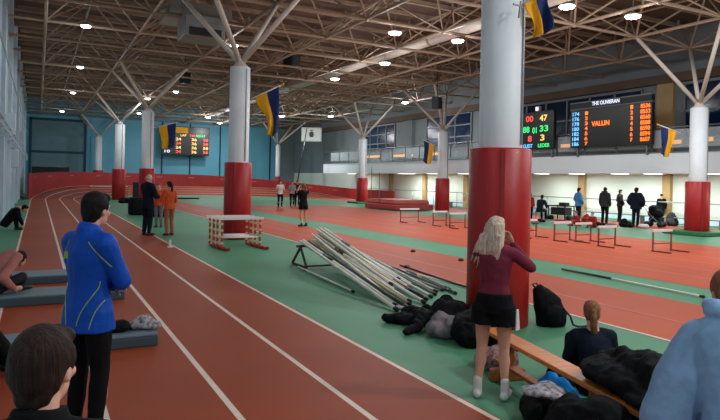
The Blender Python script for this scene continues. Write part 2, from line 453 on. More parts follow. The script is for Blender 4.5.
# ------------------------------------------------------------------ balcony
XB, YE = 24.6, 53.5
t = thing('balcony', 'long white balcony front along the right wall', 'balcony', (XB, 0, 0)); t['kind'] = 'structure'
MB().box((.12, (YE + Y0) / 2, 2.94), (.24, YE - Y0, .90)).build('parapet', 'balc', t)
MB().box(((XR - XB) / 2 + .06, (YE + Y0) / 2, 2.64), (XR - XB - .12, YE - Y0, .22)).build('slab', 'cream', t)
MB().box((.12, (YE + Y0) / 2, 3.41), (.3, YE - Y0, .05)).build('parapet_cap', 'mull', t)
t = thing('balcony_railing', 'glass railing with metal posts on the balcony edge', 'railing', (XB + .12, 0, 3.43))
y = Y0 + .2
MB().cyl((0, Y0, 1.1), (0, YE, 1.1), .035, n=8).build('handrail', 'rail', t, True)
MB().cyl((0, Y0, .16), (0, YE, .16), .02, n=8).build('lower_rail', 'rail', t, True)
while y < YE:
    MB().box((0, y, .55), (.05, .05, 1.1)).build('post', 'rail', t)
    if y + 1.9 < YE: MB().box((0, y + .95, .6), (.015, 1.75, .8)).build('glass_panel', 'glass', t)
    y += 1.9
# windows above the balcony
def window(n, ya, yb, za, zt, cols, rows):
    t = thing('window_%d' % n, '', ''); del t['label']; del t['category']; t['kind'] = 'structure'; t.location = (XR, ya, za)
    w, h = yb - ya, zt - za
    MB().box((-.02, w / 2, h / 2), (.04, w, h)).build('pane', 'glass_n', t)
    mb = MB()
    for k in range(cols + 1): mb.box((-.06, w * k / cols, h / 2), (.1, .09, h))
    for k in range(rows + 1): mb.box((-.06, w / 2, h * k / rows), (.1, w, .09))
    mb.build('window_frame', 'mull', t)
window(1, 46.0, 52.0, 4.5, 7.0, 4, 3); window(2, 35.2, 41.0, 4.5, 7.1, 3, 3)
window(3, 21.0, 31.2, 4.5, 7.0, 6, 2); window(4, 5, 18.6, 4.3, 7.0, 7, 2)
for k, y in enumerate([19.6, 33, 43.5]):
    struct(MB().box((XR - .1, y, 5.0), (.2, .9, 4.4)).build('trim_%d' % n_tr, 'tan' if k == 0 else 'upper')); n_tr += 1
for k, (u0, u1, vv) in enumerate([(365, 380, 157), (393, 413, 156), (430, 440, 154), (672, 682, 142), (692, 714, 140), (560, 574, 146)]):
    a, b = gx(u0, vv, XR - .15), gx(u1, vv, XR - .15)
    l = ['warm lit strip on the upper wall, farthest left', 'warm lit strip on the upper wall, second from the left', 'warm lit strip on the upper wall beside the hanging flag', 'warm lit strip on the upper wall left of the edge column', 'warm lit strip on the upper wall at the right edge', 'warm lit strip on the upper wall below the scoreboards'][k]
    o = thing('wall_light_strip', l, 'wall light', (XR - .06, (a.y + b.y) / 2, a.z), 0, 'warm strips behind the balcony glass')
    MB().box((0, 0, 0), (.12, abs(a.y - b.y), .3)).build('housing', 'mull', o)
    MB().box((-.07, 0, 0), (.03, abs(a.y - b.y) - .1, .2)).build('diffuser', 'warm', o)
# handrail under the balcony
t = thing('wall_handrail', 'thin dark handrail on posts in front of the cream wall', 'handrail', (27.55, 0, 0))
MB().cyl((0, 3, 1.12), (0, 50, 1.12), .03, n=8).build('rail', 'grey_metal', t, True)
for y in range(3, 51, 3): MB().cyl((0, y, 0), (0, y, 1.12), .022, n=8).build('post', 'grey_metal', t, True)

# ------------------------------------------------------------------ lamps
def area(loc, size, power, col, rot=(0, 0, 0), spread=math.pi, parent=None):
    l = bpy.data.lights.new('lamp_light', 'AREA'); l.shape = 'DISK'; l.size = size; l.energy = power; l.color = col; l.spread = spread
    o = bpy.data.objects.new('lamp_light', l); C.objects.link(o); o.location = loc; o.rotation_euler = rot
    if parent: o.parent = parent
    return o
LAMP0 = None
def lamp(x, y, label, power=330, group='hall ceiling lamps', z=7.72, sc_=1):
    t = thing('ceiling_lamp', label, 'ceiling lamp', (x, y, z), 0, group)
    global LAMP0
    if LAMP0 is None:
        LAMP0 = [MB().loft([((0, 0, .02), .29, .29), ((0, 0, .07), .28, .28), ((0, 0, .13), .12, .12), ((0, 0, .17), .05, .05)], 20).build('housing', 'lamp_body', t, True),
                 MB().loft([((0, 0, -.06), .14, .14), ((0, 0, -.03), .24, .24), ((0, 0, .03), .28, .28)], 20).build('diffuser', 'lamp', t, True),
                 MB().cyl((0, 0, .15), (0, 0, 2.1), .01, n=6).build('hanger_rod', 'lamp_body', t)]
    else:
        for o in LAMP0:
            c = o.copy(); C.objects.link(c); c.parent = t
    t.scale = (sc_, sc_, 1)
    area((0, 0, -.09), .5, power * .3, (.95, .98, 1), parent=t)
    up = bpy.data.lights.new('lamp_spill', 'POINT'); up.energy = power * .34; up.color = (.96, .98, 1); up.shadow_soft_size = .3
    uo = bpy.data.objects.new('lamp_spill', up); C.objects.link(uo); uo.parent = t; uo.location = (0, 0, -.45)
    return t
rows = {'over the left track': [(1.55, 25.96), (1.91, 36.1), (2.1, 47.7), (1.86, 62.5)],
        'over the green strip': [(7.54, 26.1), (8.29, 42.6), (7.23, 47.7), (8.24, 59.5)],
        'over the middle of the hall': [(15.19, 14.2), (15.18, 20.0), (15.11, 25.8), (15.09, 31.45), (14.55, 58.8), (17.2, 64.3)],
        'beside the middle row': [(17.96, 13.83), (12.31, 20.28), (20.08, 53.2), (23.75, 50.2), (23.96, 37.8)]}
PW = {'over the left track': 150, 'over the green strip': 260, 'over the middle of the hall': 510, 'beside the middle row': 470}
for k, l in rows.items():
    for i, (x, y) in enumerate(l):
        lamp(x, y, 'round white ceiling lamp %s, %s of its row' % (k, ORD[i]), PW[k] * (1.9 if x > 20 else 1.7 if y > 55 and x > 5 else 1), sc_=.68 if 'track' in k or 'green' in k else .95)
for (x, y, pw) in [(15.1, 8.4, 560), (15.1, 2.6, 450), (9.5, 13.5, 330), (8.5, 1.0, 900), (8, -4, 900), (3.5, -2, 420), (1.6, 14, 110), (-.2, 4, 60), (21, 4, 520), (21, 9, 800)]:  # unseen lamps; those behind the camera and at right added as fill light
    lamp(x, y, 'unseen round ceiling lamp added above the top of the picture', pw, 'unseen ceiling lamps added above the picture')
# lamps under the balcony
for i, u in enumerate([542, 577, 620, 653, 712, 403, 410, 432, 464, 352]):
    q = gx(u, 175, 26.3); t = thing('downlight', 'flat white downlight under the balcony, ' + ['first right of the big column', 'second right of the big column', 'third right of the big column', 'fourth right of the big column', 'right of the edge column', 'near the far column', 'left of the hanging flag', 'just right of the flag', 'left of the big column', 'farthest left'][i], 'ceiling light', (26.3, q.y, 2.52), 0, 'downlights under the balcony')
    MB().box((0, 0, 0), (.7, .7, .05), bev=.01).build('frame', 'balc', t); MB().box((0, 0, -.03), (.6, .6, .02)).build('diffuser', 'lamp_b', t)
    area((0, 0, -.06), .6, 110, (.92, 1, .98), parent=t)
for y in (8, 12):
    area((26.3, y, 2.42), .6, 110, (.92, 1, .98))

# ------------------------------------------------------------------ hanging boxes
def speaker(u, v, D, l, w=.55):
    q = gd(u, v, D); t = thing('hanging_speaker', l, 'speaker', q, .5)
    MB().box((0, 0, 0), (w, w * .8, w * 1.3), bev=.03).build('cabinet', 'dark', t); MB().box((0, -w * .41, 0), (w * .85, .02, w * 1.15)).build('grille', 'char', t)
    MB().cyl((0, 0, w * .6), (0, 0, 9.7 - q.z), .02, n=6).build('hanger', 'dark', t)
speaker(185, 78, 38, 'black loudspeaker hanging beyond the hurdle stack column')
speaker(437, 103, 36, 'black loudspeaker hanging above the high jump mat column')
speaker(292, 60, 34, 'small black loudspeaker hanging in the roof frame, above the flag', .8)
q = gd(201, 33, 23); t = thing('unit_heater', 'grey box heater with dark outlet hung under the roof', 'heater', q, 0)
MB().box((0, 0, .1), (1.5, 1.4, .8), bev=.03).build('casing', 'grey_metal', t); MB().box((0, -.7, -.12), (1.2, .06, .3)).build('outlet', 'dark', t)
MB().box((0, 1.1, .9), (2.4, 2.2, .5), bev=.03).build('plenum', 'lamp_body', t)
mb = MB()
for x in (-.7, .7): mb.cyl((x, 0, .4), (x, 0, 9.8 - q.z), .025, n=6)
mb.build('hanger_rods', 'steel', t)

# ------------------------------------------------------------------ text
def text(body, size, loc, m, parent, name='lettering', wid=None, ext=.004):
    cu = bpy.data.curves.new('t', 'FONT'); cu.body = body; cu.size = size; cu.align_x = 'CENTER'; cu.align_y = 'CENTER'; cu.extrude = ext; cu.offset = size * .012
    o = bpy.data.objects.new('t', cu); C.objects.link(o)
    me = bpy.data.meshes.new_from_object(o.evaluated_get(bpy.context.evaluated_depsgraph_get())); bpy.data.objects.remove(o); bpy.data.curves.remove(cu)
    if wid and len(me.vertices):
        xs = [v.co.x for v in me.vertices]; w = max(xs) - min(xs); k = wid / w
        for v in me.vertices: v.co.x *= k
    for v in me.vertices: v.co = V((v.co.x, -v.co.z, v.co.y))
    me.materials.clear(); me.materials.append(M[m]); me.name = name
    b = bpy.data.objects.new(name, me); C.objects.link(b); b.parent = parent; b.location = loc
    return b
# large board on the balcony front
XBd = XB - .25
t = thing('scoreboard', 'large black results board with orange text on the balcony front', 'scoreboard', (XBd, 20.0, 3.78), -math.pi / 2)
MB().box((0, .1, .97), (4.7, .2, 1.94), bev=.02).build('cabinet', 'board', t)
MB().box((0, .06, 2.13), (4.7, .24, .28)).build('header_box', 'dark', t)
mb = MB()
mb.box((0, 0, 1.97), (4.74, .06, .05)); mb.box((0, -.01, 2.3), (4.74, .06, .05)); mb.build('trim_frame', 'mull', t)
h = MB().box((-.1, -.08, 2.15), (1.7, .04, .3)).build('name_strip', 'emblem', t)
text('THE OLIVIERAN', .26, (-.1, -.11, 2.15), 'led_w', t, 'name_lettering', 1.6)
text('VALUN', .34, (-.45, -.012, 1.15), 'led_o', t, 'result_lettering', 1.05)
rz = [1.72 - k * .255 for k in range(7)]
for k, z in enumerate(rz):
    text(['174', '176', '178', '180', '182', '184', '186'][k], .26, (-2.02, -.012, z), 'led_b', t, 'blue_digits', .42)
    text(str(k + 1), .24, (-1.32, -.012, z), 'led_o', t, 'lane_digit', .17)
    text(str(k + 1), .24, (1.3, -.012, z + .06), 'led_o', t, 'lane_digit', .13)
    text(['8536', '8553', '8560', '8588', '8590', '8594', '8607'][k], .26, (2.02, -.012, z + .06), 'led_o', t, 'time_digits', .5)
for x in (-2, 2): MB().box((x, .2, -.1), (.08, .12, .7)).build('bracket', 'rail', t)
t = thing('scoreboard', 'smaller black scoreboard with green and amber digits beside the big column', 'scoreboard', (XBd, 24.75, 3.8), -math.pi / 2)
MB().box((0, .1, 1.05), (2.5, .2, 2.1), bev=.02).build('cabinet', 'board', t)
for s, x, z, m, w in [('00', -.55, 1.72, 'led_r', .55), ('47', .5, 1.7, 'led_y', .55), ('88', -.8, 1.12, 'led_g', .5), ('01', -.12, 1.05, 'led_g', .32), ('33', .55, 1.12, 'led_g', .62), ('8', -.5, .6, 'led_r', .3), ('3', .45, .62, 'led_y', .3), ('GUEST', -.65, .2, 'led_b', .72), ('LEDER', .55, .2, 'led_g', .86)]:
    text(s, .46 if len(s) < 3 else .28, (x, -.012, z), m, t, 'digits', w)
MB().box((.05, .05, 2.25), (.28, .2, .3), bev=.03).build('floodlight', 'lamp_body', t)
MB().box((.05, -.06, 2.25), (.2, .02, .2)).build('floodlight_lens', 'led_w', t)
for x in (-1, 1): MB().box((x, .2, -.1), (.08, .12, .7)).build('bracket', 'rail', t)
# board on the back wall
a, b = gy(163, 125, 68), gy(210, 156, 68)
bw, bh = b.x - a.x, a.z - b.z
t = thing('scoreboard', 'black scoreboard with rows of lit digits on the blue back wall', 'scoreboard', ((a.x + b.x) / 2, 68.4, b.z), 0)
MB().box((0, .2, bh / 2), (bw, .3, bh), bev=.03).build('cabinet', 'board', t)
MB().box((-.15 * bw, 0, bh * .87), (bw * .38, .04, bh * .2)).build('yellow_panel', 'yellow', t)
MB().box((-.41 * bw, 0, bh * .9), (bw * .13, .04, bh * .16)).build('blue_panel', 'blue', t)
for k, (x, m, s, w) in enumerate([(-.33, 'led_w', 'HEAT', .2), (-.06, 'led_y', 'LAP', .12), (.13, 'led_r', 'TIM', .12), (.31, 'led_g', 'RESULT', .2)]):
    text(s, bh * .1, (x * bw, .03, bh * .69), m, t, 'header_lettering', w * bw)
for r in range(4):
    for x, m, s in [(-.4, 'led_w', '10'), (-.16, 'led_y' if r % 2 == 0 else 'led_r', '24'), (.17, 'led_y', '36'), (.42, 'led_r' if r != 2 else 'led_y', '58')]:
        text(s, bh * .13, (x * bw, .03, bh * (.55 - r * .145)), m, t, 'digits', bw * .11)
mb = MB(); mb.box((0, .78, bh * .8), (.3, 1.5, .3)); mb.build('brackets', 'mull', t)

# ------------------------------------------------------------------ flags
def flag(base, d, h, L, label, off=.25, narrow=.45, seed=0, flip=1):
    t = thing('flag', label, 'flag', base, 0, 'blue and yellow flags on the columns'); d = V(d).normalized()
    MB().cyl((0, 0, 0), d * (off + h + .12), .018, n=8).build('flagpole', 'pole_w', t, True)
    MB().ball(d * (off + h + .14), (.035,) * 3, seg=8).build('pole_tip', 'yellow', t, True)
    hd = V((d.x, d.y, 0)).normalized(); sd = V((-hd.y, hd.x, 0))
    def fn(a, b):
        k = 1 - (1 - narrow) * sm(b * 1.25)
        aa = 1 - (1 - a) * k
        p = d * off + d * (h * aa) - V((0, 0, 1)) * (L * b) * (1 - .04 * math.cos(a * 5)) 
        p = p - V((0, 0, d.z * h * (1 - aa))) * 0
        wv = math.sin(a * 11 + b * 3 + seed) * .05 + math.sin(b * 6 + a * 4 + seed * 2) * .04
        return p + sd * wv * (.2 + b) + hd * (math.sin(b * 4 + seed) * .03)
    o = MB().grid(fn, 20, 28, lambda a, b: 1 if a >= .48 else 0).build('cloth', ['yellow', 'blue'], t, True, recalc=False, thick=.004)
    return t
cr = V((math.cos(TH), -math.sin(TH), 0))
b = gd(251, 99, 16.9); flag(b, cr + V((0, 0, .48)), .74, 1.3, 'blue and yellow flag on the column above the hurdle stack', off=.12, narrow=.42)
b = gd(153, 128, 34.0); flag(b, cr + V((0, 0, .25)), 1.0, 1.35, 'yellow and blue flag hanging in front of the far scoreboard', off=.3, narrow=.75, seed=1)
b = gd(681, 133, 23.6); flag(b, -cr + V((0, 0, .34)), .66, 1.12, 'blue and yellow flag on the column at the right edge', off=.18, narrow=.6, seed=2)
b = gd(437, 147, 38.2); flag(b, -cr + V((0, 0, .5)), .72, 1.35, 'blue and yellow flag on the column by the high jump mat', off=.22, narrow=.75, seed=3)
b = gd(524, 3, 7.9); flag(b, cr + V((0, 0, .55)), .36, .52, 'flag at the top edge on the big column', off=.03, narrow=.7, seed=4)
# small bracket on the big column
q = gd(519, 10, 7.72); t = thing('wall_bracket', 'small grey metal bracket at the top of the big column', 'bracket', q)
MB().bar((0, 0, -.1), (.03, 0, .12), .02, .02).build('upright', 'grey_metal', t); MB().bar((-.1, .0, .06), (.06, 0, .05), .02, .02).build('cross_arm', 'grey_metal', t)
# white banner with emblem on a tall leaning pole
D = 62; q0, q1 = gd(301.5, 127, D), gd(322, 142, D)
t = thing('banner', 'white banner with a small dark emblem hanging in the far hall', 'banner', gd(311.5, 134.5, D), -TH)
w = 20 * D / F; h = 14 * D / F
MB().grid(lambda a, b: V(((a - .5) * w, math.sin(a * 6) * .05, (b - .5) * h)), 16, 6).build('sheet', 'banner', t, True, thick=.01)
mb = MB(); mb.prism([(-.16, -.28), (.16, -.28), (.24, .0), (.2, .22), (0, .32), (-.2, .22), (-.24, 0)], -.09, -.06); mb.box((0, -.08, .42), (.26, .03, .1)); mb.build('emblem', 'emblem', t)
mb = MB()
for x in (-.9, .9): mb.cyl((x, 0, h / 2), (x, 0, 9.7 - t.location.z), .02, n=6)
mb.build('hanging_cord', 'dark', t)
a, b = gd(307, 128, 57), gd(295, 176, 57)
t = thing('leaning_pole', 'tall dark leaning pole in front of the banner', 'pole')
MB().cyl(b - V((0, 0, b.z)) - (a - b) * 0 , a, .07, .05, 8).build('shaft', 'pole_k', t, True)
a = gd(278, 172, 66); tag(MB().cyl((a.x, a.y, 0), (a.x, a.y, 3.6), .12, n=8).build('dark_post', 'dark'), 'short dark post behind the red barrier', 'post')
a = gd(38, 168, 58); tag(MB().box((1.0, 60.9, 1.25), (3.0, .8, 2.5), bev=.05).build('equipment_crate', 'dark'), 'dark equipment crate behind the left end of the barrier', 'crate')

# ------------------------------------------------------------------ hurdles
def hurdle(name, label, loc, rz, w, h, group, board='hwhite', legm='hrust', foot='hrust', stripes=False):
    t = thing(name, label, 'hurdle', loc, rz, group)
    MB().box((0, 0, h - .04), (w, .025, .075), bev=.006).build('crossbar', board, t)
    for s in (-1, 1):
        x = s * (w / 2 - .04)
        MB().box((x, .01, (h - .08) / 2 + .02), (.035, .03, h - .1)).build('upright', legm, t)
        MB().box((x, -.26, .022), (.05, .62, .035), bev=.008).build('foot', foot, t)
    MB().box((0, .01, h * .35), (w - .1, .02, .025)).build('brace', legm, t)
    return t
def hz_at(u0, u1, v, label):
    a, b = gz(u0, v), gz(u1, v + .4)
    c = (a + b) / 2
    w = (u1 - u0) / F * (c.x * math.sin(TH) + c.y * math.cos(TH)) / math.cos(TH) + .06
    return hurdle('training_hurdle', label, (c.x, c.y, .006), 0, w, .64, 'training hurdles on the inner track')
hz_at(518, 538, 237, 'low training hurdle partly hidden behind the big column')
hz_at(552.5, 572, 240.5, 'low training hurdle below the person in light blue')
hz_at(574, 593, 241.5, 'low training hurdle in front of the seated children, second of the connected three')
hz_at(596, 618, 246, 'low training hurdle below the people in black, third of the connected three')
hz_at(649.5, 675, 251, 'low training hurdle nearest the green based right column')
hz_at(400, 419, 222, 'low training hurdle in front of the high jump mat, farthest left')
hz_at(432.5, 447, 225.5, 'low training hurdle left of the big column, middle of three')
hz_at(449, 466, 228, 'low training hurdle touching the left side of the big column')
def race_hurdle(label, loc, w=1.18, h=.83):
    t = thing('race_hurdle', label, 'hurdle', loc, 0, 'hurdles stacked at the column')
    MB().box((0, 0, h - .04), (w, .02, .07), bev=.005).build('crossbar', 'hwhite', t)
    for s in (-1, 1):
        x = s * (w / 2 - .1)
        MB().box((x, .015, h / 2), (.05, .035, h - .06)).build('upright', 'hred', t)
        for k in range(4): MB().box((x, .0, .14 + k * .17), (.056, .05, .06)).build('stripe', 'horange', t)
        MB().box((x, -.3, .03), (.06, .64, .045), bev=.01).build('foot', 'hred', t)
        MB().box((x, -.585, .045), (.1, .08, .07), bev=.01).build('counterweight', 'barrier', t)
    MB().cyl((-w / 2 + .1, .02, .28), (w / 2 - .1, .02, .28), .016, n=8).build('brace', 'hwhite', t, True)
for k in range(5):
    race_hurdle('red and white race hurdle stacked at the column, %s' % ['front one', 'second from the front', 'third from the front', 'fourth from the front', 'rearmost'][k], (4.80 + [.06, .0, -.03, .02, -.02][k], 15.75 + k * .24, .004), 1.25)
q = gz(98, 188); t = hurdle('race_hurdle', 'lone white hurdle far away on the banked bend', (5.3, 54.8, .02), 0, 3.0, .95, 'far hurdle')
del t['group']
# small markers on the lanes
for k, (u, v) in enumerate([(413, 252), (407, 268), (461, 261)]):
    p = gz(u, v); o = tag(MB().loft([((0, 0, 0), .075, .05), ((0, 0, .035), .07, .045), ((0, 0, .06), .04, .03)], 12).build('lane_marker', 'dark', None, True), ['small black marker on the orange runway, farthest', 'small black marker on the runway edge by the poles', 'small black marker on the runway beside the big column'][k], 'marker'); o.location = (p.x, p.y, .006)
p = gz(170, 247.5); o = thing('lane_post', 'small white marker post on the edge of the left track', 'marker', (p.x, p.y, .006))
MB().box((0, 0, .1), (.06, .05, .2), bev=.01).build('post', 'hwhite', o); MB().box((0, 0, .01), (.14, .1, .02)).build('foot', 'hwhite', o)

# ------------------------------------------------------------------ high jump mat
t = thing('high_jump_mat', 'big red high jump landing mat with a pink cover', 'landing mat', (21.2, 34.0, .006), .06)
MB().box((0, 0, .2), (3.0, 3.7, .34), bev=.06).build('lower_cushion', 'hj', t)
MB().box((.1, .3, .49), (2.8, 3.4, .2), bev=.06).build('upper_cushion', 'hj2', t)
MB().box((.1, .3, .63), (2.7, 3.2, .06), bev=.02).build('cover', 'hj2', t)
for k, (u, v, tp) in enumerate([(371, 207, 168), (398, 209, 173)]):
    p = gz(u, v); hgt = [2.9, 2.4][k]
    t = thing('jump_upright', ['grey high jump upright at the left end of the red mat', 'grey high jump upright in front of the red mat'][k], 'jump stand', (p.x - (1.6 if k else .0), p.y - (.2 if k else 0), .006))
    MB().cyl((0, 0, .03), (0, 0, hgt), .03, n=8).build('post', 'rail', t, True); MB().box((0, 0, .02), (.5, .35, .04)).build('base', 'grey_metal', t)

# ------------------------------------------------------------------ pole rack and vaulting poles
t = thing('pole_trestle', 'brown steel A-frame trestle holding up the white poles', 'trestle', (0, 0, 0))
for k, x in enumerate((5.02, 6.0)):
    MB().bar((x, 11.65, .03), (x + .02, 12.05, .42), .04, .04).build('leg', 'rust', t); MB().bar((x, 12.45, .03), (x + .02, 12.05, .42), .04, .04).build('leg', 'rust', t)
    MB().bar((x, 11.65, .03), (x, 12.45, .03), .045, .045).build('ground_bar', 'rust', t)
MB().bar((4.95, 12.05, .44), (6.08, 12.05, .44), .05, .05).build('top_rail', 'rust', t)
MB().bar((5.02, 11.7, .05), (6.0, 11.7, .05), .035, .035).build('tie_bar', 'rust', t)
def vpole(label, a, b, r, m, m2=None, cat='pole', group=None, sag=.0, gr=(.3, .42)):
    a, b = V(a), V(b); t = thing('vaulting_pole', label, cat, a, 0, group); d = b - a
    pts = [d * (k / 8) + V((0, 0, -sag * math.sin(math.pi * k / 8))) for k in range(9)]
    MB().tube(pts, r, 8).build('tube', m, t, True)
    MB().cyl(d * 1.0, d * 1.0 + d.normalized() * .08, r * 1.2, n=8).build('end_cap', 'dark', t, True)
    if m2: MB().cyl(d * gr[0], d * gr[1], r * 1.12, n=8).build('grip_tape', m2, t, True)
# bottom layer touches the rail at z .605, passes down to the floor
def rest(xr, lay, xe, ye, r, ext):
    """line over the rail (y 12.05) ending on the floor at (xe, ye)"""
    e = V((xe, ye, r + .012)); q = V((xr, 12.05, .475 + r + lay * .066))
    d = (q - e).normalized(); return q + d * (ext * .62 - .15), e
bund = [(5.10, 0, 4.62, 7.45, .03, .55, 'pole_w', None), (5.20, 0, 4.78, 7.75, .026, .75, 'pole_w', 'pole_k'), (5.30, 0, 4.85, 7.55, .026, .6, 'pole_k', None),
        (5.40, 0, 5.02, 7.72, .024, .8, 'pole_y', None), (5.50, 0, 5.14, 7.9, .026, .7, 'pole_w', 'pole_y'), (5.60, 0, 5.30, 7.75, .028, .9, 'pole_w', None),
        (5.70, 0, 5.48, 7.95, .026, .8, 'pole_k', None), (5.80, 0, 5.68, 8.1, .024, .9, 'pole_w', None), (5.90, 0, 5.86, 8.25, .024, .7, 'pole_g', None), (5.99, 0, 6.02, 8.45, .024, .95, 'pole_w', None),
        (5.45, 1, 4.95, 8.35, .028, 1.0, 'pole_w', None), (5.56, 1, 5.22, 8.45, .026, .85, 'pole_w', 'pole_k'), (5.66, 1, 5.40, 8.4, .03, 1.1, 'pole_y', None), (5.76, 1, 5.58, 8.6, .03, 1.0, 'pole_w', None), (5.86, 1, 5.76, 8.75, .03, 1.15, 'pole_w', None),
        (5.62, 2, 5.31, 8.75, .028, 1.2, 'pole_w', None), (5.73, 2, 5.50, 8.95, .03, 1.3, 'pole_w', None), (5.84, 2, 5.68, 9.1, .03, 1.2, 'pole_w', 'pole_g')]
cn = {'pole_w': 'white', 'pole_g': 'grey', 'pole_k': 'dark', 'pole_y': 'cream'}
o9 = ['first', 'second', 'third', 'fourth', 'fifth', 'sixth', 'seventh', 'eighth', 'ninth', 'tenth']
cnt = {}
for (xr, lay, xe, ye, r, ext, m, m2) in bund:
    k = cnt.get(lay, 0); cnt[lay] = k + 1
    a, e = rest(xr, lay, xe, ye, r, ext)
    e = e + V((0, 0, [0, .058, .116][lay]))
    vpole('%s vaulting pole on the trestle, %s from the left in the %s layer' % (cn[m], o9[k], ['bottom', 'middle', 'top'][lay]), a, e, r, m, m2, group='poles on the trestle')
def fpole(label, p0, p1, r, m, m2=None, sag=0):
    a, b = gz(*p0), gz(*p1); a.z = b.z = r + .008; vpole(label, a, b, r, m, m2)
fpole('single pale pole lying on the green floor in front of the trestle', (298, 268), (352, 292.5), .02, 'pole_w')
fpole('dark pole lying on the floor right of the bundle, outer one', (392, 268), (454, 294), .022, 'pole_k', 'pole_g')
fpole('pale pole lying on the floor right of the bundle', (398, 275), (441, 291), .024, 'pole_g')
fpole('grey pole lying on the floor between the bundle and the runway', (407, 272), (448, 290), .022, 'pole_k', 'pole_y')
fpole('dark pole lying nearest the edge of the runway', (400, 266), (468, 289), .018, 'pole_k')
a = gz(562, 270.5); b = gz(700, 298); a.z = b.z = .035; vpole('long pale and dark pole lying on the green strip', a, b, .022, 'pole_w', 'pole_k', gr=(0, .42))

# ------------------------------------------------------------------ step mats and bench
for k, (x0, x1, y0, y1) in enumerate([(-.7, 1.2, 11.6, 12.3), (-.9, 1.2, 9.75, 10.45), (-1.0, 1.22, 6.95, 7.55)]):
    t = thing('foam_mat', ['low grey mat on the left track, farthest of three', 'low grey mat on the left track under the person in mauve', 'low grey mat with clothes on it, nearest of three'][k], 'mat', ((x0 + x1) / 2, (y0 + y1) / 2, .006))
    MB().box((0, 0, .055), (x1 - x0, y1 - y0, .11), bev=.015).build('core', 'matside', t); MB().box((0, 0, .125), (x1 - x0 - .01, y1 - y0 - .01, .03), bev=.01).build('top_sheet', 'matgrey', t)
B0, B1 = V((4.10, 4.75, 0)), V((3.30, 1.4, 0)); bd = (B1 - B0); bl = bd.length; brz = math.atan2(bd.y, bd.x)
t = thing('gym_bench', 'long orange wooden gym bench running towards the right corner', 'bench', B0, brz)
MB().box((bl / 2, 0, .405), (bl, .20, .04), bev=.008).build('seat_plank', 'wood', t)
MB().box((bl / 2, 0, .14), (bl - .3, .09, .035), bev=.006).build('lower_beam', 'wood_d', t)
for x in (.35, bl / 2, bl - .35):
    MB().prism([(x - .05, .16), (x + .05, .16), (x + .05, .388), (x - .05, .388)], -.05, .05).build('leg', 'wood_d', t)
    MB().box((x, 0, .06), (.11, .34, .12), bev=.02).build('foot', 'wood_d', t)

# ------------------------------------------------------------------ people
def rot_to(d):
    return V(d).to_track_quat('Z', 'Y').to_matrix().to_4x4()
DEF = dict(pel=(0, 0, .93), wai=(0, .0, 1.10), che=(0, .01, 1.28), shc=(0, -.005, 1.42), nkb=(0, -.005, 1.49), hed=(0, .03, 1.635),
           shL=(-.175, -.005, 1.41), shR=(.175, -.005, 1.41), elL=(-.23, -.02, 1.13), elR=(.23, -.02, 1.13), wrL=(-.23, .05, .90), wrR=(.23, .05, .90),
           haL=(.1, .12, -1), haR=(-.1, .12, -1), hiL=(-.095, 0, .90), hiR=(.095, 0, .90), knL=(-.10, .02, .50), knR=(.10, .02, .50), anL=(-.10, -.02, .085), anR=(.10, -.02, .085),
           toL=(-.13, 1, 0), toR=(.13, 1, 0), hx=(1, 0, 0), sx=(1, 0, 0), hyaw=0, hpitch=0, curl=.35, shoulder_w=1)
def sit_pose(sh=.45, lean=.12, kz=None, fwd=.44, spread=.12, **k):
    """seated, seat surface height sh"""
    p = {}; z = sh + .09
    up = lambda d, l: (0, -.02 + lean * d, z + d * l)
    p.update(pel=(0, 0, z), wai=(0, lean * .22, z + .17), che=(0, lean * .62, z + .35), shc=(0, lean, z + .48), nkb=(0, lean * 1.12, z + .55), hed=(0, lean * 1.25 + .03, z + .695),
             shL=(-.175, lean, z + .47), shR=(.175, lean, z + .47), hiL=(-.095, .03, z - .01), hiR=(.095, .03, z - .01))
    kz = kz if kz is not None else max(.47, sh + .06)
    p.update(knL=(-spread, fwd, kz), knR=(spread, fwd, kz), anL=(-spread, fwd + .06, .085), anR=(spread, fwd + .06, .085))
    p.update(elL=(-.26, lean + .10, z + .22), elR=(.26, lean + .10, z + .22), wrL=(-.15, lean + .30, z + .15), wrR=(.15, lean + .30, z + .15), haL=(.5, .8, -.2), haR=(-.5, .8, -.2))
    p.update(k); return p
def hand(mb, wr, d, side, s, curl, pn=None):
    d = V(d).normalized(); pn = V(pn) if pn else V((-side, 0, 0))     # palm normal
    pn = (pn - d * pn.dot(d)); pn = pn.normalized() if pn.length > .05 else d.orthogonal().normalized()
    l = d.cross(pn).normalized() * side                                # towards the little finger / thumb axis
    c = wr + d * .055 * s
    R = Matrix((l, pn, d)).transposed().to_4x4()
    mb.ball(c, (.042 * s, .017 * s, .056 * s), R)
    for k, (o, ln) in enumerate([(-.030, .066), (-.010, .078), (.011, .073), (.030, .056)]):
        p = wr + d * .095 * s + l * o * s; dd = d.copy(); pts = [wr + d * .05 * s + l * o * .8 * s, p]
        for j in range(3):
            dd = (dd + pn * curl * (.6 + .4 * j)).normalized(); p = p + dd * ln * s * [.42, .32, .26][j]; pts.append(p)
        mb.chain(pts, [.010 * s, .0098 * s, .0092 * s, .0085 * s, .0072 * s], 8)
    p = wr + d * .025 * s - l * .028 * s; a = (d * .75 - l * .7 + pn * .25).normalized()
    q = p + a * .045 * s; a2 = (d * .95 - l * .15 + pn * (.2 + curl)).normalized()
    mb.chain([p, q, q + a2 * .032 * s, q + a2 * .052 * s], [.0135 * s, .0115 * s, .010 * s, .008 * s], 8)
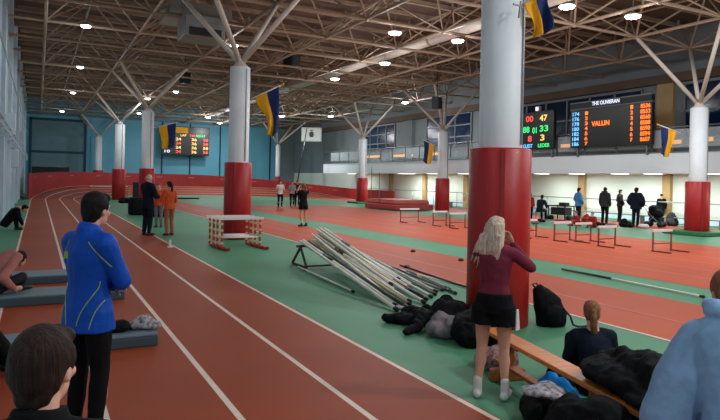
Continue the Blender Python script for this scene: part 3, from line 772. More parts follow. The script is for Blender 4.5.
def person(label, loc, rz, Hh=1.75, pose=None, vox=.013, skin='skin', hair='short', hairm='h_black', top=None, bot=None, shoe='dark', cat='person', group=None, fold=.008, seed=1, extra=None):
    J = dict(DEF); J.update(pose or {}); s = Hh / 1.75
    P = {k: V(v) * s for k, v in J.items() if isinstance(v, tuple) and k not in ('haL', 'haR', 'toL', 'toR', 'hx', 'sx', 'pnL', 'pnR')}
    hx, sx = V(J['hx']), V(J['sx']); t = thing('person', label, cat, loc, rz, group)
    def lerp(a, b, k): return P[a].lerp(P[b], k)
    up = (P['wai'] - P['pel']).normalized(); w = J['shoulder_w']
    def mx(k): return hx.lerp(sx, k).normalized()
    core = [(P['pel'] - up * .09 * s, .11, .085, hx), (P['pel'], .165, .112, hx), (lerp('pel', 'wai', .5), .152, .105, mx(.2)), (P['wai'], .136, .096, mx(.4)), (lerp('wai', 'che', .5), .145, .104, mx(.6)),
            (P['che'], .16, .114, sx), (lerp('che', 'shc', .6), .168 * w, .106, sx), (P['shc'] + (P['shc'] - P['che']).normalized() * .01 * s, .135 * w, .08, sx), (lerp('shc', 'nkb', .6), .085, .07, sx), (P['nkb'], .058, .06, sx)]
    def rings(off, i0=0, i1=99, off2=None):
        return [(r[0], (r[1] + off) * s, (r[2] + (off if off2 is None else off2)) * s, r[3]) for r in core[i0:i1]]
    HM = Matrix.Translation(P['hed']) @ Matrix.Rotation(J['hyaw'], 4, 'Z') @ Matrix.Rotation(J['hpitch'], 4, 'X')
    hp = lambda x, y, z: HM @ (V((x, y, z)) * s)
    HR = HM.to_3x3().to_4x4()
    # ---- body
    mb = MB(); mb.loft(rings(0), 18)
    mb.chain([P['nkb'] - V((0, 0, .03)) * s, P['nkb'], hp(0, -.025, -.05)], [.06 * s, .056 * s, .055 * s])
    mb.ball(hp(0, 0, .02), (.074 * s, .094 * s, .098 * s), HR, 18); mb.ball(hp(0, .025, -.055), (.056 * s, .066 * s, .062 * s), HR)
    mb.ball(hp(0, .058, -.092), (.026 * s, .026 * s, .02 * s), HR, 8)
    mb.chain([hp(0, .092, .012), hp(0, .108, -.022)], [.009 * s, .014 * s], 8)
    for q in (-1, 1):
        mb.ball(hp(q * .076, -.005, -.01), (.009 * s, .019 * s, .031 * s), HR, 8)
        mb.ball(hp(q * .03, .082, .03), (.024 * s, .012 * s, .008 * s), HR, 8); mb.ball(hp(q * .04, .066, -.025), (.024 * s, .022 * s, .02 * s), HR, 8)
    mb.ball(hp(0, .088, -.058), (.024 * s, .010 * s, .009 * s), HR, 8)
    for q, n in ((-1, 'L'), (1, 'R')):
        mb.chain([P['shc'] + (P['sh' + n] - P['shc']) * .45, P['sh' + n], P['el' + n], P['wr' + n]], [.07 * s, .056 * s, .042 * s, .028 * s])
        m2 = P['el' + n].lerp(P['wr' + n], .3); mb.ball(m2, (.041 * s,) * 3, seg=10)
        hand(mb, P['wr' + n], J['ha' + n], q, s, J['curl'], J.get('pn' + n))
        kn, an, hi = P['kn' + n], P['an' + n], P['hi' + n]
        mb.chain([hi, hi.lerp(kn, .45), kn, an], [.092 * s, .078 * s, .054 * s, .036 * s])
        back = (kn - an).cross(hx).normalized() * -1
        bk = V((0, -1, 0)); sh = kn.lerp(an, .32) + (hx.cross(kn - an)).normalized() * -.0 ; mb.ball(sh + (an - kn).normalized().cross(hx).normalized() * -.012 * s, (.056 * s, .058 * s, .105 * s), rot_to(kn - an))
        td = V(J['to' + n]).normalized()
        mb.chain([an - td * .035 * s + V((0, 0, -.045)) * s, an + td * .06 * s + V((0, 0, -.04)) * s, an + td * .15 * s + V((0, 0, -.055)) * s], [.034 * s, .034 * s, .022 * s], 8)
    es = [hp(-.031, .086, .012), hp(.031, .086, .012)]; lp = hp(0, .097, -.058)
    def colr(c):
        if (c - lp).length < .017 * s: return 2
        for e in es:
            if (c - e).length < .011 * s: return 1
        return 0
    organic(mb, 'body', [skin, 'eye', 'lip'], t, vox * .8, 3, colour=colr)
    # ---- trousers
    if bot:
        m, kind, off = bot[:3]; mb = MB()
        mb.loft([(lerp('pel', 'wai', .55), (.152 + off) * s, (.106 + off) * s, hx), (P['pel'], (.170 + off) * s, (.118 + off) * s, hx), (P['pel'] - up * .10 * s, (.145 + off) * s, (.11 + off) * s, hx)], 18)
        for n in 'LR':
            hi, kn, an = P['hi' + n], P['kn' + n], P['an' + n]
            if kind == 'long': mb.chain([hi, hi.lerp(kn, .45), kn, kn.lerp(an, .35), an + (kn - an).normalized() * .01], [(.096 + off) * s, (.084 + off) * s, (.062 + off) * s, (.062 + off) * s, (.047 + off) * s])
            elif kind == 'tight': mb.chain([hi, hi.lerp(kn, .45), kn, kn.lerp(an, .35), kn.lerp(an, .97)], [(.094 + off) * s, (.08 + off) * s, (.058 + off) * s, (.06 + off) * s, (.04 + off) * s])
            else:
                e = hi.lerp(kn, kind); mb.loft([(hi + (hi - kn).normalized() * .06 * s, .08 * s, .08 * s), (hi, (.097 + off) * s, (.1 + off) * s), (hi.lerp(kn, kind * .6), (.1 + off) * s, (.102 + off) * s), (e, (.106 + off * 1.1) * s, (.108 + off * 1.1) * s)], 16, rax=hx)
        organic(mb, 'shorts' if not isinstance(kind, str) else 'trousers', m, t, vox, 2, fold, 9, seed)
    # ---- top
    if top:
        m, sl, hem, off = top[:4]; opt = top[4] if len(top) > 4 else ''
        mb = MB(); rr = rings(off, 1, 9)
        h0 = P['pel'] - up * hem * s
        rr = [(h0, ((.184 if hem > 0 else .146) + off) * s, ((.136 if hem > 0 else .098) + off) * s, hx)] + ([(P['pel'], (.172 + off) * s, (.12 + off) * s, hx)] if hem > .02 else []) + (rr[1:] if hem > -.05 else rr[2:])
        mb.loft(rr, 20)
        if 'collar' in opt: mb.loft([(lerp('shc', 'nkb', .5), (.095 + off * .5) * s, .085 * s, sx), (P['nkb'], .082 * s, .08 * s, sx), (P['nkb'].lerp(P['hed'], .28), .076 * s, .076 * s, sx)], 16)
        if 'hoodie' in opt:
            c = P['nkb'] + V((0, -.085, .02 + off * .5)) * s
            mb.ball(c, ((.125 + off * .4) * s, (.085 + off * .4) * s, .06 * s), seg=14); mb.ball(c + V((0, -.045 - off * .5, -.06)) * s, (.11 * s, .06 * s, .075 * s), seg=12)
            for q in (-1, 1): mb.chain([c + V((q * .09, 0, .01)) * s, c + V((q * .095, .09, .015)) * s, c + V((q * .04, .15, -.03)) * s], [.05 * s, .042 * s, .03 * s], 10)
        for n in 'LR':
            a, e, wv = P['sh' + n], P['el' + n], P['wr' + n]
            o2 = off * (1.0 if 'puff' not in opt else 1.5)
            if sl == 'long': mb.chain([P['shc'].lerp(a, .5), a, a.lerp(e, .5), e, e.lerp(wv, .5), e.lerp(wv, .97)], [(.075 + off * .6) * s, (.059 + off) * s, (.053 + o2) * s, (.046 + o2) * s, (.042 + o2) * s, (.034 + o2 * .7) * s])
            elif sl == 'short': mb.chain([P['shc'].lerp(a, .5), a, a.lerp(e, .45)], [(.075 + off * .6) * s, (.059 + off) * s, (.058 + off) * s])
        organic(mb, 'jacket' if 'j' in opt else 'shirt', m, t, vox, 3, fold, 8, seed + 1)
    # ---- hair
    if hair in ('short', 'pony', 'long', 'bob'):
        mb = MB()
        mb.ball(hp(0, -.018, .042), (.086 * s, .098 * s, .095 * s), HR, 18); mb.ball(hp(0, -.045, -.0), (.080 * s, .066 * s, .085 * s), HR, 14)
        mb.ball(hp(0, .055, .085), (.062 * s, .045 * s, .035 * s), HR, 12)
        if hair == 'short':
            for q in (-1, 1): mb.ball(hp(q * .07, .012, .035), (.014 * s, .03 * s, .045 * s), HR, 8)
            mb.ball(hp(0, -.06, -.055), (.06 * s, .035 * s, .05 * s), HR, 10)
        if hair == 'pony':
            mb.ball(hp(0, -.115, .035), (.03 * s, .03 * s, .03 * s), HR, 10)
            mb.chain([hp(0, -.11, .03), hp(0, -.145, -.02), hp(.0, -.14, -.10), hp(.01, -.12, -.19), hp(.01, -.11, -.26)], [.022 * s, .034 * s, .038 * s, .030 * s, .010 * s], 10)
        if hair == 'long':
            mb.loft([(hp(0, -.03, .06), .090 * s, .09 * s), (hp(-.005, -.045, -.02), .104 * s, .085 * s), (hp(-.02, -.06, -.10), .122 * s, .084 * s), (hp(-.045, -.075, -.18), .136 * s, .076 * s), (hp(-.07, -.085, -.26), .128 * s, .062 * s), (hp(-.085, -.085, -.31), .08 * s, .035 * s)], 18, rax=HM.to_3x3() @ V((1, 0, 0)))
            for k in range(9):
                x = -.13 + k * .030; mb.chain([hp(x * .8, -.115, -.05), hp(x - .03, -.14, -.19), hp(x * 1.05 - .08, -.125, -.31 - .03 * (k % 3))], [.018 * s, .02 * s, .006 * s], 8)
        if hair == 'bob': mb.loft([(hp(0, -.03, .04), .09 * s, .085 * s), (hp(0, -.045, -.04), .094 * s, .075 * s), (hp(0, -.05, -.12), .085 * s, .06 * s)], 14)
        organic(mb, 'hair', hairm, t, vox * .75, 2, .006, 22, seed)
    if hair == 'bald':
        mb = MB(); mb.ball(hp(0, -.04, -.005), (.082 * s, .07 * s, .055 * s), HR, 14); organic(mb, 'hair', hairm, t, vox * .75, 2)
        mb = MB(); mb.ball(hp(0, .06, -.085), (.05 * s, .042 * s, .045 * s), HR, 12); organic(mb, 'beard', hairm, t, vox * .75, 2)
    if hair == 'hat':
        mb = MB(); mb.ball(hp(0, -.01, .055), (.088 * s, .105 * s, .085 * s), HR, 16); organic(mb, 'knit_hat', hairm, t, vox * .75, 2)
    # ---- shoes
    if shoe:
        for n in 'LR':
            an = P['an' + n]; td = V(J['to' + n]).normalized(); mb = MB()
            mb.chain([an - td * .04 * s + V((0, 0, -.045)) * s, an + td * .07 * s + V((0, 0, -.045)) * s, an + td * .165 * s + V((0, 0, -.055)) * s], [.042 * s, .044 * s, .030 * s], 10)
            mb.chain([an + V((0, 0, -.02)) * s, an + V((0, 0, .03 if shoe != 'sock' else .09)) * s], [.045 * s, .044 * s], 10)
            zf = an.z - .083 * s
            o = organic(mb, 'shoe', 'whitec' if shoe == 'sock' else shoe, t, vox * .8, 2, flat=zf)
    return t, P, hp
UP = dict
# ---- blond woman in front of the big column
wp = dict(hed=(.005, .04, 1.635), hpitch=.05, hyaw=-.25, shR=(.175, .01, 1.41), elR=(.335, .10, 1.275), wrR=(.145, .16, 1.49), haR=(-.45, -.05, .9), pnR=(-.5, -.8, 0), shL=(-.17, .0, 1.40), elL=(-.13, .19, 1.19), wrL=(-.03, .30, 1.28), haL=(.5, .2, .8), pnL=(.4, -.4, 0),
          hiL=(-.095, 0, .90), knL=(-.11, .01, .49), anL=(-.135, -.04, .085), knR=(.10, .03, .49), anR=(.125, -.02, .085), curl=.55)
pw = gz(492, 397.5); t, P, hp = person('blond woman in maroon top and black shorts standing by the big red column', (pw.x, pw.y, .004), -.86, 1.585, wp, .010, 'skin', 'long', 'h_blond', ('maroon', 'long', .0, .004), ('black', .44, .020), 'sock', fold=.006, seed=3)
sh = [c for c in t.children if c.name.startswith('shorts')][0]; s_ = P['hiR']
mb = MB(); mb.prism([(-.02, -.02), (.02, -.02), (.06, -.2), (-.03, -.2)], 0, .01)
o = mb.build('side_stripe', 'whitec', sh); o.location = s_ + V((.122, -.01, .0)); o.rotation_euler = (0, 0, math.pi / 2 - .25)
# ---- man in the blue jacket
jp = dict(hed=(.0, .05, 1.625), hpitch=-.03, hyaw=.1, shR=(.16, -.005, 1.40), shL=(-.16, -.005, 1.40), elR=(.215, .09, 1.14), wrR=(.06, .24, 1.13), haR=(-1, .1, .05), pnR=(0, -1, 0), elL=(-.205, .08, 1.14), wrL=(.0, .22, 1.07), haL=(1, -.1, .1), pnL=(0, -1, 0), curl=.2, shoulder_w=.92)
t, P, hp = person('dark haired man in a bright blue track jacket and black trousers, seen from behind', (.33, 4.62, .006), -.92, 1.765, jp, .010, 'skin', 'short', 'h_black', ('jblue', 'long', .13, .018, 'j collar'), ('black', 'long', .0), 'dark', fold=.008, seed=5)
jk = [c for c in t.children if c.name.startswith('jacket')][0]
def piping(pts, r=.0035): MB().tube(pts, r, 6).build('piping', 'jpipe', jk, True)
def surf(name, a, d):
    ok, loc, nr, fi = jk.ray_cast(a, d)
    return (loc + nr * .002) if ok else None
def pipe_path(xz):
    pts = [surf('jacket', V((x, -1, z)), V((0, 1, 0))) for x, z in xz]; pts = [p for p in pts if p]
    if len(pts) > 2: piping(pts)
for sgn in (-1, 1):
    pipe_path([(sgn * (.05 + .10 * math.sin(k / 14 * 1.6)) if 0 else sgn * (.10 + .05 * math.cos(k / 14 * 3.1)), 1.16 - .30 * k / 14) for k in range(15)])
    pipe_path([(sgn * (.155 + .02 * math.cos(k / 14 * 3.1)), 1.08 - .24 * k / 14) for k in range(15)])
    pipe_path([(sgn * (.09 + .14 * k / 14), 1.43 - .012 * k) for k in range(15)])
p = surf('jacket', V((-.10, -1, 1.33)), V((0, 1, 0)))
if p: MB().box(p, (.05, .004, .05), .0).build('back_logo', 'jpipe', jk)
# ---- boy in the lower left corner
bp_ = dict(hyaw=-.18, hpitch=.02)
q = gd(50, 331, 1.55)
t, P, hp = person('brown haired boy in a black top in the bottom left corner', (q.x - .02, q.y - .04, .006), -.36, q.z + .0, bp_, .009, 'skin2', 'short', 'h_brown', ('black', 'long', .08, .014, 'collar'), ('navy', 'long', .006), 'dark', seed=8)
# ---- left mats
person('person in a mauve top sitting on the grey mat at the left edge', (-.56, 10.1, .15), -1.0, 1.6, sit_pose(0, .30, .30, .40, .16, hed=(0, .46, .50), nkb=(0, .36, .47), hpitch=-.4, anL=(-.05, .40, .085), anR=(.05, .44, .085), knL=(-.26, .34, .26), knR=(.26, .34, .26), elL=(-.3, .05, .30), wrL=(-.26, .25, .33), elR=(.33, -.02, .28), wrR=(.32, .16, .10), haR=(0, 1, -.1), hyaw=.6), .013, 'skin', 'short', 'h_black', ('pinkish', 'long', .05, .02), ('char', 'long', .006), 'dark', seed=2)
person('person in teal top and black trousers sitting at the left edge, mostly cut off', (-.74, 6.3, .006), -1.2, 1.7, sit_pose(0, .2, .42, .42, .14, knL=(-.14, .40, .42), knR=(.14, .40, .42), anL=(-.12, .62, .09), anR=(.12, .62, .09), elR=(.28, .22, .33), wrR=(.16, .42, .36)), .013, 'skin', 'short', 'h_black', ('teal', 'long', .05, .025), ('black', 'long', .016), 'dark', seed=4)
person('person in black crouching by the left wall', (-.94, 23.0, .006), -1.5, 1.7, sit_pose(.12, .36, .5, .30, .14, hpitch=-.6, hed=(0, .58, .72), elR=(.25, .42, .42), wrR=(.15, .52, .2), elL=(-.25, .42, .42), wrL=(-.15, .52, .2), haL=(0, .3, -1), haR=(0, .3, -1)), .014, 'skin', 'short', 'h_black', ('black', 'long', .05, .025), ('black', 'long', .01), 'dark', seed=6)
# ---- pair by the left columns
p = gz(147, 235.5); person('bald bearded man in a dark coat standing beside the left track', (p.x, p.y, .006), -1.0, 1.93, dict(elL=(-.26, .12, 1.16), wrL=(-.34, .30, 1.05), haL=(-.3, 1, -.2), elR=(.26, .06, 1.14), wrR=(.14, .27, 1.1), haR=(-.5, .8, .1), hyaw=-.1, hpitch=-.12), .012, 'skin', 'bald', 'h_grey', ('navy', 'long', .16, .03, 'j collar'), ('navy', 'long', .008), 'dark', seed=9)
p = gz(169, 235.5); person('coach with a ponytail in an orange vest and tan trousers', (p.x, p.y, .006), .45, 1.72, dict(elL=(-.25, .08, 1.13), wrL=(-.10, .26, 1.16), haL=(.8, .5, .2), elR=(.25, .02, 1.12), wrR=(.2, .24, 1.02), haR=(-.3, .9, 0)), .012, 'skin', 'pony', 'h_brown', ('red_o', 'long', .08, .016, 'j'), ('beige', 'long', .002), 'redc', seed=10)
p = gz(160, 228); person('person in orange half hidden behind the coach', (p.x, p.y + .3, .006), 2.6, 1.62, {}, .013, 'skin', 'short', 'h_mid', ('red_o', 'long', .08, .014, 'j'), ('greyc', 'long', .004), 'dark', seed=11)
# ---- runners in the middle distance
run = dict(elL=(-.25, -.10, 1.16), wrL=(-.20, .14, 1.14), haL=(.1, 1, .3), elR=(.25, -.06, 1.15), wrR=(.2, .17, 1.2), haR=(-.1, 1, .4), knL=(-.1, .16, .55), anL=(-.1, -.02, .16), knR=(.1, -.02, .5), anR=(.1, -.10, .085))
p = gz(303, 226.5); person('girl in a black top and shorts with bare legs walking on the runway', (p.x, p.y, .006), .3, 1.70, dict(elR=(.28, .08, 1.40), wrR=(.12, .14, 1.62), haR=(-.6, -.1, .7), elL=(-.28, .08, 1.40), wrL=(-.12, .14, 1.62), haL=(.6, -.1, .7), knR=(.14, .05, .5), anR=(.17, .0, .085)), .012, 'skin', 'pony', 'h_mid', ('black', 'short', .10, .02), ('black', .5, .014), 'dark', seed=12)
p = gz(280, 208); person('runner in a white shirt and dark trousers at the edge of the green floor', (p.x, p.y, .006), 2.9, 1.75, run, .014, 'skin', 'short', 'h_brown', ('whitec', 'short', .05, .012), ('navy', 'tight', .008), 'dark', seed=13)
p = gz(292, 206.5); person('runner in black and white in the far pair, left one', (p.x, p.y, .006), 2.7, 1.72, run, .014, 'skin', 'pony', 'h_brown', ('bw', 'long', .05, .012), ('black', 'tight', .008), 'dark', seed=14)
p = gz(297, 206.5); person('runner in a dark shirt in the far pair, right one', (p.x, p.y, .006), 2.9, 1.78, run, .014, 'skin', 'short', 'h_black', ('navy', 'short', .05, .012), ('black', 'tight', .008), 'dark', seed=15)
# ---- spectators by the cream wall
def spec(u, v, hh, rz, label, top, bot, pose=None, hair='short', hm='h_black', seed=1, loc=None, **k):
    p = gz(u, v); return person(label, (p.x, p.y, .006), rz, hh, pose or {}, .014, 'skin', hair, hm, top, bot, 'dark', seed=seed, **k)
R_ = -math.pi / 2
pock = dict(elL=(-.27, -.02, 1.15), wrL=(-.2, .13, .98), haL=(.6, .3, -1), elR=(.27, -.02, 1.15), wrR=(.2, .13, .98), haR=(-.6, .3, -1))
spec(578, 222, 1.72, R_ - .3, 'person in a light blue jacket standing by the tan pillar', ('ltblue', 'long', .10, .035, 'j collar puff'), ('navy', 'long', .006), pock, seed=21)
spec(604.5, 224, 1.78, R_ + .2, 'person in charcoal with a small backpack facing the cream wall', ('char', 'long', .10, .035, 'j hoodie'), ('black', 'long', .008), None, seed=22)
o = gz(604.5, 224)
spec(619.5, 222, 1.68, R_ - .5, 'person in black between the charcoal jacket and the large coat', ('black', 'long', .06, .03, 'j collar'), ('black', 'long', .006), pock, seed=23)
spec(635.5, 227, 1.80, R_ + .1, 'person in a wide navy black coat, largest of the standing group', ('navy', 'long', .14, .075, 'j collar puff'), ('navy', 'long', .006), pock, seed=24)
spec(661, 224, 1.50, R_ + .9, 'person in black standing left of the right tan pillar', ('black', 'long', .08, .02, 'j'), ('black', 'long', .004), None, 'hat', 'black', seed=25)
spec(530, 220, 1.40, R_ + .4, 'person in dark red standing close to the big column', ('redc', 'long', .08, .02, 'j'), ('black', 'long', .004), None, 'bob', 'h_mid', seed=26)
# dark table, chairs, seated people
q = gz(561, 219.5); t = thing('folding_table', 'small black table by the cream wall', 'table', (q.x, q.y, .006), .05)
MB().box((0, 0, .73), (.85, 1.25, .05), bev=.01).build('tabletop', 'black', t)
for sx in (-.36, .36):
    for sy in (-.55, .55): MB().box((sx, sy, .355), (.05, .05, .71)).build('leg', 'dark', t)
MB().box((0, 0, .45), (.5, 1.0, .4), bev=.02).build('shelf_box', 'dark', t)
o = MB().box((0, 0, .08), (.3, .5, .15), bev=.03).build('equipment_case', 'char'); tag(o, 'dark case lying on the small black table', 'case'); o.location = (q.x, q.y - .2, .768)
def stool(u, v, l):
    q = gz(u, v); t = thing('stool', l, 'stool', (q.x, q.y, .006)); MB().box((0, 0, .42), (.36, .36, .04), bev=.01).build('seat', 'dark', t)
    for sx in (-.15, .15):
        for sy in (-.15, .15): MB().box((sx, sy, .2), (.03, .03, .4)).build('leg', 'grey_metal', t)
    return q
q = stool(540, 220, 'low stool under the person in navy beside the big column')
person('person in navy sitting beside the big column, by the wall', (q.x - .05, q.y, .006), R_ + .3, 1.7, sit_pose(.44, .2), .014, 'skin', 'short', 'h_black', ('navy', 'long', .05, .03, 'j collar'), ('black', 'long', .006), 'dark', seed=27)
for k, (u, v, l) in enumerate([(578.5, 226, 'small child in red sitting on the floor, left of two'), (593.5, 227.5, 'small child in dark red sitting on the floor, right of two')]):
    q = gz(u, v); person(l, (q.x, q.y, .006), 1.2 + k * .6, 1.35, sit_pose(0, .12, .3, .38, .13), .014, 'skin', 'short', 'h_mid', ('redc', 'long', .05, .02), ('redc' if k else 'hj', 'long', .004), 'dark', seed=28 + k)

# ------------------------------------------------------------------ bags, coats, stroller
def heap(name, label, cat, loc, dims, m, seed, vox=.014, lobes=6, fold=.03, fs=7, rz=0, group=None, sleeves=0, mb=None):
    rnd = random.Random(seed); b = mb or MB()
    for k in range(lobes):
        a = rnd.uniform(0, 6.28); r = rnd.uniform(.1, .62); h = rnd.uniform(.45, 1) * (1 - r * .55)
        b.ball((math.cos(a) * r * dims[0] / 2, math.sin(a) * r * dims[1] / 2, dims[2] * h * .42), (dims[0] * rnd.uniform(.2, .34), dims[1] * rnd.uniform(.2, .34), dims[2] * h * .55), Matrix.Rotation(rnd.uniform(0, 3), 4, 'Z'), 12)
    b.ball((0, 0, dims[2] * .25), (dims[0] * .42, dims[1] * .42, dims[2] * .3), seg=14)
    for k in range(sleeves):
        a = rnd.uniform(0, 6.28); d = V((math.cos(a), math.sin(a), 0)); n = V((-d.y, d.x, 0)) * rnd.uniform(-.3, .3)
        L = max(dims[0], dims[1]) * .62
        b.chain([d * L * .35 + V((0, 0, dims[2] * .5)), d * L * .75 + V((0, 0, .06)), d * L + n * L + V((0, 0, .045))], [.075, .06, .045], 10)
    o = organic(b, name, m, None, vox, 3, fold, fs, seed, flat=0.0)
    for v in o.data.vertices: v.co.z = max(v.co.z, 0)
    tag(o, label, cat, group); o.location = loc; o.rotation_euler = (0, 0, rz); return o
def gp(u, v, z=.006): q = gz(u, v); q.z = z; return q
heap('black_jacket', 'crumpled black jacket at the left end of the clothes pile', 'jacket', (4.56, 6.65, .005), (1.1, .6, .26), 'black', 31, sleeves=3, rz=-.6, fold=.04)
heap('grey_hoodie', 'crumpled grey hoodie on the front of the black clothes pile', 'hoodie', (4.40, 6.0, .005), (.46, .46, .38), 'greyc', 32, fold=.045, fs=8)
heap('black_coat', 'crumpled black coat behind the grey hoodie', 'coat', (4.86, 6.45, .005), (.75, .6, .46), 'black', 33, sleeves=2, fold=.045)
heap('padded_coat', 'big black padded coat heaped between the grey hoodie and the blond woman', 'coat', (4.66, 5.60, .005), (.8, .7, .50), 'black', 34, fold=.05, sleeves=3)
heap('black_coat', 'black coat leaning on the left foot of the big column', 'coat', (4.94, 5.85, .005), (.5, .46, .66), 'black', 35, sleeves=1, fold=.04)
heap('paper_wrapper', 'small crumpled white wrapper beyond the clothes pile', 'wrapper', gp(401, 309), (.16, .12, .07), 'whitec', 36, vox=.01, fold=.012, fs=20)
# backpack by the big column
q = gp(542, 327); t = thing('backpack', 'black backpack slumped against the right side of the big column', 'backpack', (6.10, 5.86, .005), -.5)
mb = MB(); mb.loft([((0, 0, .0), .19, .12), ((0, 0, .12), .21, .15), ((-.05, .02, .28), .19, .13), ((-.13, .05, .42), .12, .09), ((-.19, .07, .50), .06, .05)], 18); mb.ball((0, -.12, .16), (.15, .07, .13)); organic(mb, 'bag_body', 'black', t, .014, 2, .02, 8, 3, flat=0)
MB().tube([(-.2, .06, .48), (-.25, .04, .54), (-.2, .03, .56), (-.16, .04, .48)], .012).build('top_loop', 'dark', t, True)
MB().tube([(.12, -.10, .26), (.2, -.16, .16), (.24, -.15, .05), (.32, -.10, .015), (.5, -.04, .015)], .014).build('strap', 'dark', t, True)
# under bench and in front of the ponytail girl
heap('patterned_bag', 'pink patterned cloth bag lying behind the blond woman', 'bag', (4.22, 4.78, .005), (.56, .44, .30), 'pattern', 41, fold=.03)
heap('blue_jacket', 'bright blue jacket crumpled at the front of the bench', 'jacket', (3.92, 3.78, .005), (.5, .34, .34), 'brightblue', 42, fold=.035, sleeves=1)
heap('black_bag', 'black sports bag lying at the bottom edge beside the blue jacket', 'bag', (3.66, 3.55, .005), (.5, .5, .36), 'black', 43)
heap('black_rucksack', 'round black bag under the right end of the orange bench', 'bag', (4.28, 3.98, .005), (.34, .3, .36), 'black', 44)
heap('patterned_scarf', 'black and white patterned cloth lying at the bottom edge', 'scarf', (3.42, 3.32, .30), (.36, .30, .12), 'bw', 45, fold=.02)
heap('black_coat', 'large black coat heaped over the bench in front of the ponytail girl', 'coat', (3.82, 2.82, .43), (.72, 1.15, .34), 'black', 46, fold=.04, sleeves=2)
heap('dark_duffel', 'large dark duffel bag on the floor beside the bench', 'bag', (4.15, 2.95, .005), (.6, .9, .52), 'black', 47, fold=.03)
heap('black_jacket', 'black jacket heaped at the bottom edge below the bench', 'jacket', (3.36, 2.85, .005), (.62, .9, .56), 'black', 48, fold=.04, sleeves=1)
# clothes on the near mat
heap('black_sweater', 'black sweater lying on the nearest grey mat', 'sweater', (.80, 7.22, .148), (.42, .34, .15), 'black', 51, fold=.025)
heap('striped_towel', 'white and dark patterned jacket lying on the nearest grey mat', 'jacket', (1.08, 7.25, .148), (.40, .36, .17), 'bw', 52, fold=.025)
# bags by the pair near the left columns
q = gp(140, 215); t = thing('duffel_bag', 'large black equipment bag standing behind the man in the dark coat', 'bag', (q.x, q.y, .006), .2)
MB().box((0, 0, .42), (1.0, .6, .84), bev=.08).build('bag_body', 'black', t, True); MB().tube([(-.3, -.31, .6), (-.2, -.36, .75), (.2, -.36, .75), (.3, -.31, .6)], .02).build('handle', 'dark', t, True)
q = gp(158, 217); t = thing('duffel_bag', 'low black bag behind the coach in orange', 'bag', (q.x, q.y, .006), -.2)
MB().box((0, 0, .22), (.8, .5, .42), bev=.08).build('bag_body', 'black', t, True); MB().tube([(-.2, -.26, .35), (-.1, -.3, .45), (.1, -.3, .45), (.2, -.26, .35)], .02).build('handle', 'dark', t, True)
q = gp(126, 203); heap('dark_bag', 'small dark bag lying beside the far left column', 'bag', (q.x, q.y, .006), (1.2, .8, .5), 'black', 53, vox=.03)
q = gp(136, 201); t = thing('loudspeaker', 'slim black speaker standing behind the man in the dark coat', 'speaker', (q.x, q.y, .006))
MB().box((0, 0, .7), (.45, .4, 1.4), bev=.03).build('cabinet', 'dark', t); MB().box((0, -.21, .75), (.36, .02, 1.1)).build('grille', 'char', t)
q = gp(183, 199); o = tag(MB().box((0, 0, .06), (2.6, .5, .12), bev=.02).build('take_off_board', 'dark'), 'low dark board lying on the far green floor', 'board'); o.location = (q.x, q.y, .006)
# stroller heap and clutter along the wall
q = gp(655.5, 227); t = thing('stroller', 'dark stroller loaded with bags left of the right tan pillar', 'stroller', (q.x, q.y, .006), .3)
mb = MB(); mb.ball((0, 0, .62), (.3, .36, .24)); mb.ball((0, .1, .84), (.24, .22, .18)); organic(mb, 'seat_fabric', 'black', t, .02, 2, .03, 6, 1)
for x, y in ((-.26, -.28), (.26, -.28), (-.26, .3), (.26, .3)): MB().loft([((x - .03, y, .13), .13, .13), ((x + .03, y, .13), .13, .13)], 16).build('wheel', 'dark', t, True)
for x in (-.26, .26):
    MB().tube([(x, -.28, .15), (x, .1, .5), (x, .5, .98)], .018).build('frame_tube', 'grey_metal', t, True); MB().tube([(x, .3, .15), (x, 0, .5)], .018).build('frame_tube', 'grey_metal', t, True)
MB().cyl((-.26, .5, .98), (.26, .5, .98), .022).build('handlebar', 'dark', t, True)
MB().box((0, 0, .34), (.44, .5, .2), bev=.05).build('basket', 'navy', t)
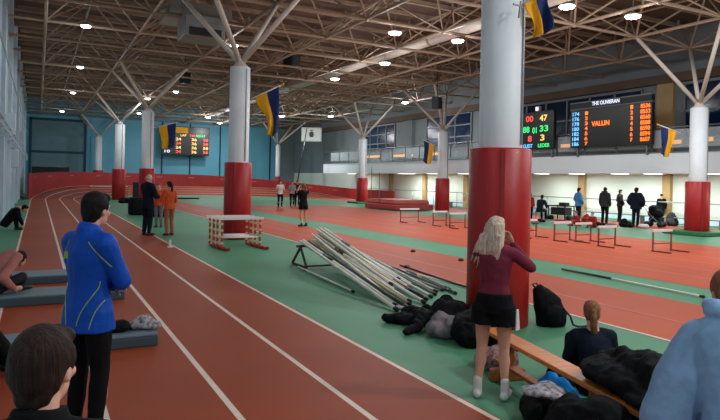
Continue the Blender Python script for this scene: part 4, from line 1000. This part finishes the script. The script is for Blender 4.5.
cl = [(549, 219, (.5, .5, .35), 'black', 'dark bag on the floor left of the black table'), (570, 220, (.6, .5, .35), 'char', 'charcoal bag on the floor right of the black table'), (586, 222, (.5, .45, .5), 'redc', 'dark red bag between the two seated children'),
      (599, 226, (.6, .4, .25), 'black', 'black bag on the floor right of the second child'), (612, 226, (.6, .4, .22), 'greyc', 'grey bag on the floor between the standing pair'), (626, 227, (.9, .5, .5), 'black', 'black bag leaning at the legs of the largest coat'),
      (644, 228, (.6, .5, .25), 'whitec', 'pale bag on the floor left of the stroller'), (672, 226, (.8, .6, .75), 'char', 'dark backpack pile in front of the right tan pillar'), (541, 222, (.5, .4, .22), 'navy', 'navy bag at the feet of the seated person'), (535, 224, (.4, .4, .3), 'greyc', 'grey bag close to the right side of the big column')]
for k, (u, v, dm, m, l) in enumerate(cl): heap('bag', l, 'bag', gp(u, v), dm, m, 60 + k, vox=.025, fold=.03, fs=5, group='bags along the cream wall')
t = thing('wall_bench', 'long low pale bench along the cream wall', 'bench', (27.0, 24, .006))
MB().box((0, 0, .4), (.35, 26, .05), bev=.01).build('seat', 'grey_metal', t)
for y in range(-12, 13, 4): MB().box((0, y, .19), (.3, .06, .38)).build('leg', 'grey_metal', t)

# ---- ponytail girl on the floor and hooded person on the bench
person('girl with a brown ponytail in a black top sitting on the floor beyond the bench', (4.50, 3.78, .006), -.55, 1.56, sit_pose(0, .10, .46, .40, .13, hyaw=-.15, elL=(-.24, .16, .32), elR=(.24, .16, .32), wrL=(-.12, .36, .36), wrR=(.12, .36, .36), anL=(-.12, .52, .085), anR=(.12, .52, .085)), .011, 'skin', 'pony', 'h_mid', ('navy', 'long', .05, .012), ('black', 'long', .006), 'dark', seed=71)
person('person in a light blue hooded sweatshirt hunched on the bench in the bottom right corner', (3.20, 1.705, .006), -.75, 1.90, sit_pose(.43, .30, .5, .44, .16, hpitch=-.35, hed=(.03, .50, 1.17), nkb=(0, .36, 1.06), elL=(-.32, .20, .56), wrL=(-.2, .46, .58), elR=(.29, .22, .64), wrR=(.22, .46, .60), haL=(.3, .9, -.2), haR=(-.3, .9, -.2), shL=(-.155, .30, .935), shR=(.16, .30, .935), shoulder_w=1.0), .011, 'skin', 'short', 'h_mid', ('hood', 'long', .06, .062, 'j hoodie puff'), ('char', 'long', .008), 'dark', fold=.014, seed=72)

# ------------------------------------------------------------------ world, view
w = bpy.data.worlds.new('world'); sc.world = w; w.use_nodes = True
w.node_tree.nodes['Background'].inputs['Color'].default_value = (.01, .015, .025, 1); w.node_tree.nodes['Background'].inputs['Strength'].default_value = 1
vs = sc.view_settings; vs.view_transform = 'Standard'; vs.look = 'None'; vs.gamma = 1; vs.use_curve_mapping = False; vs.exposure = -.3
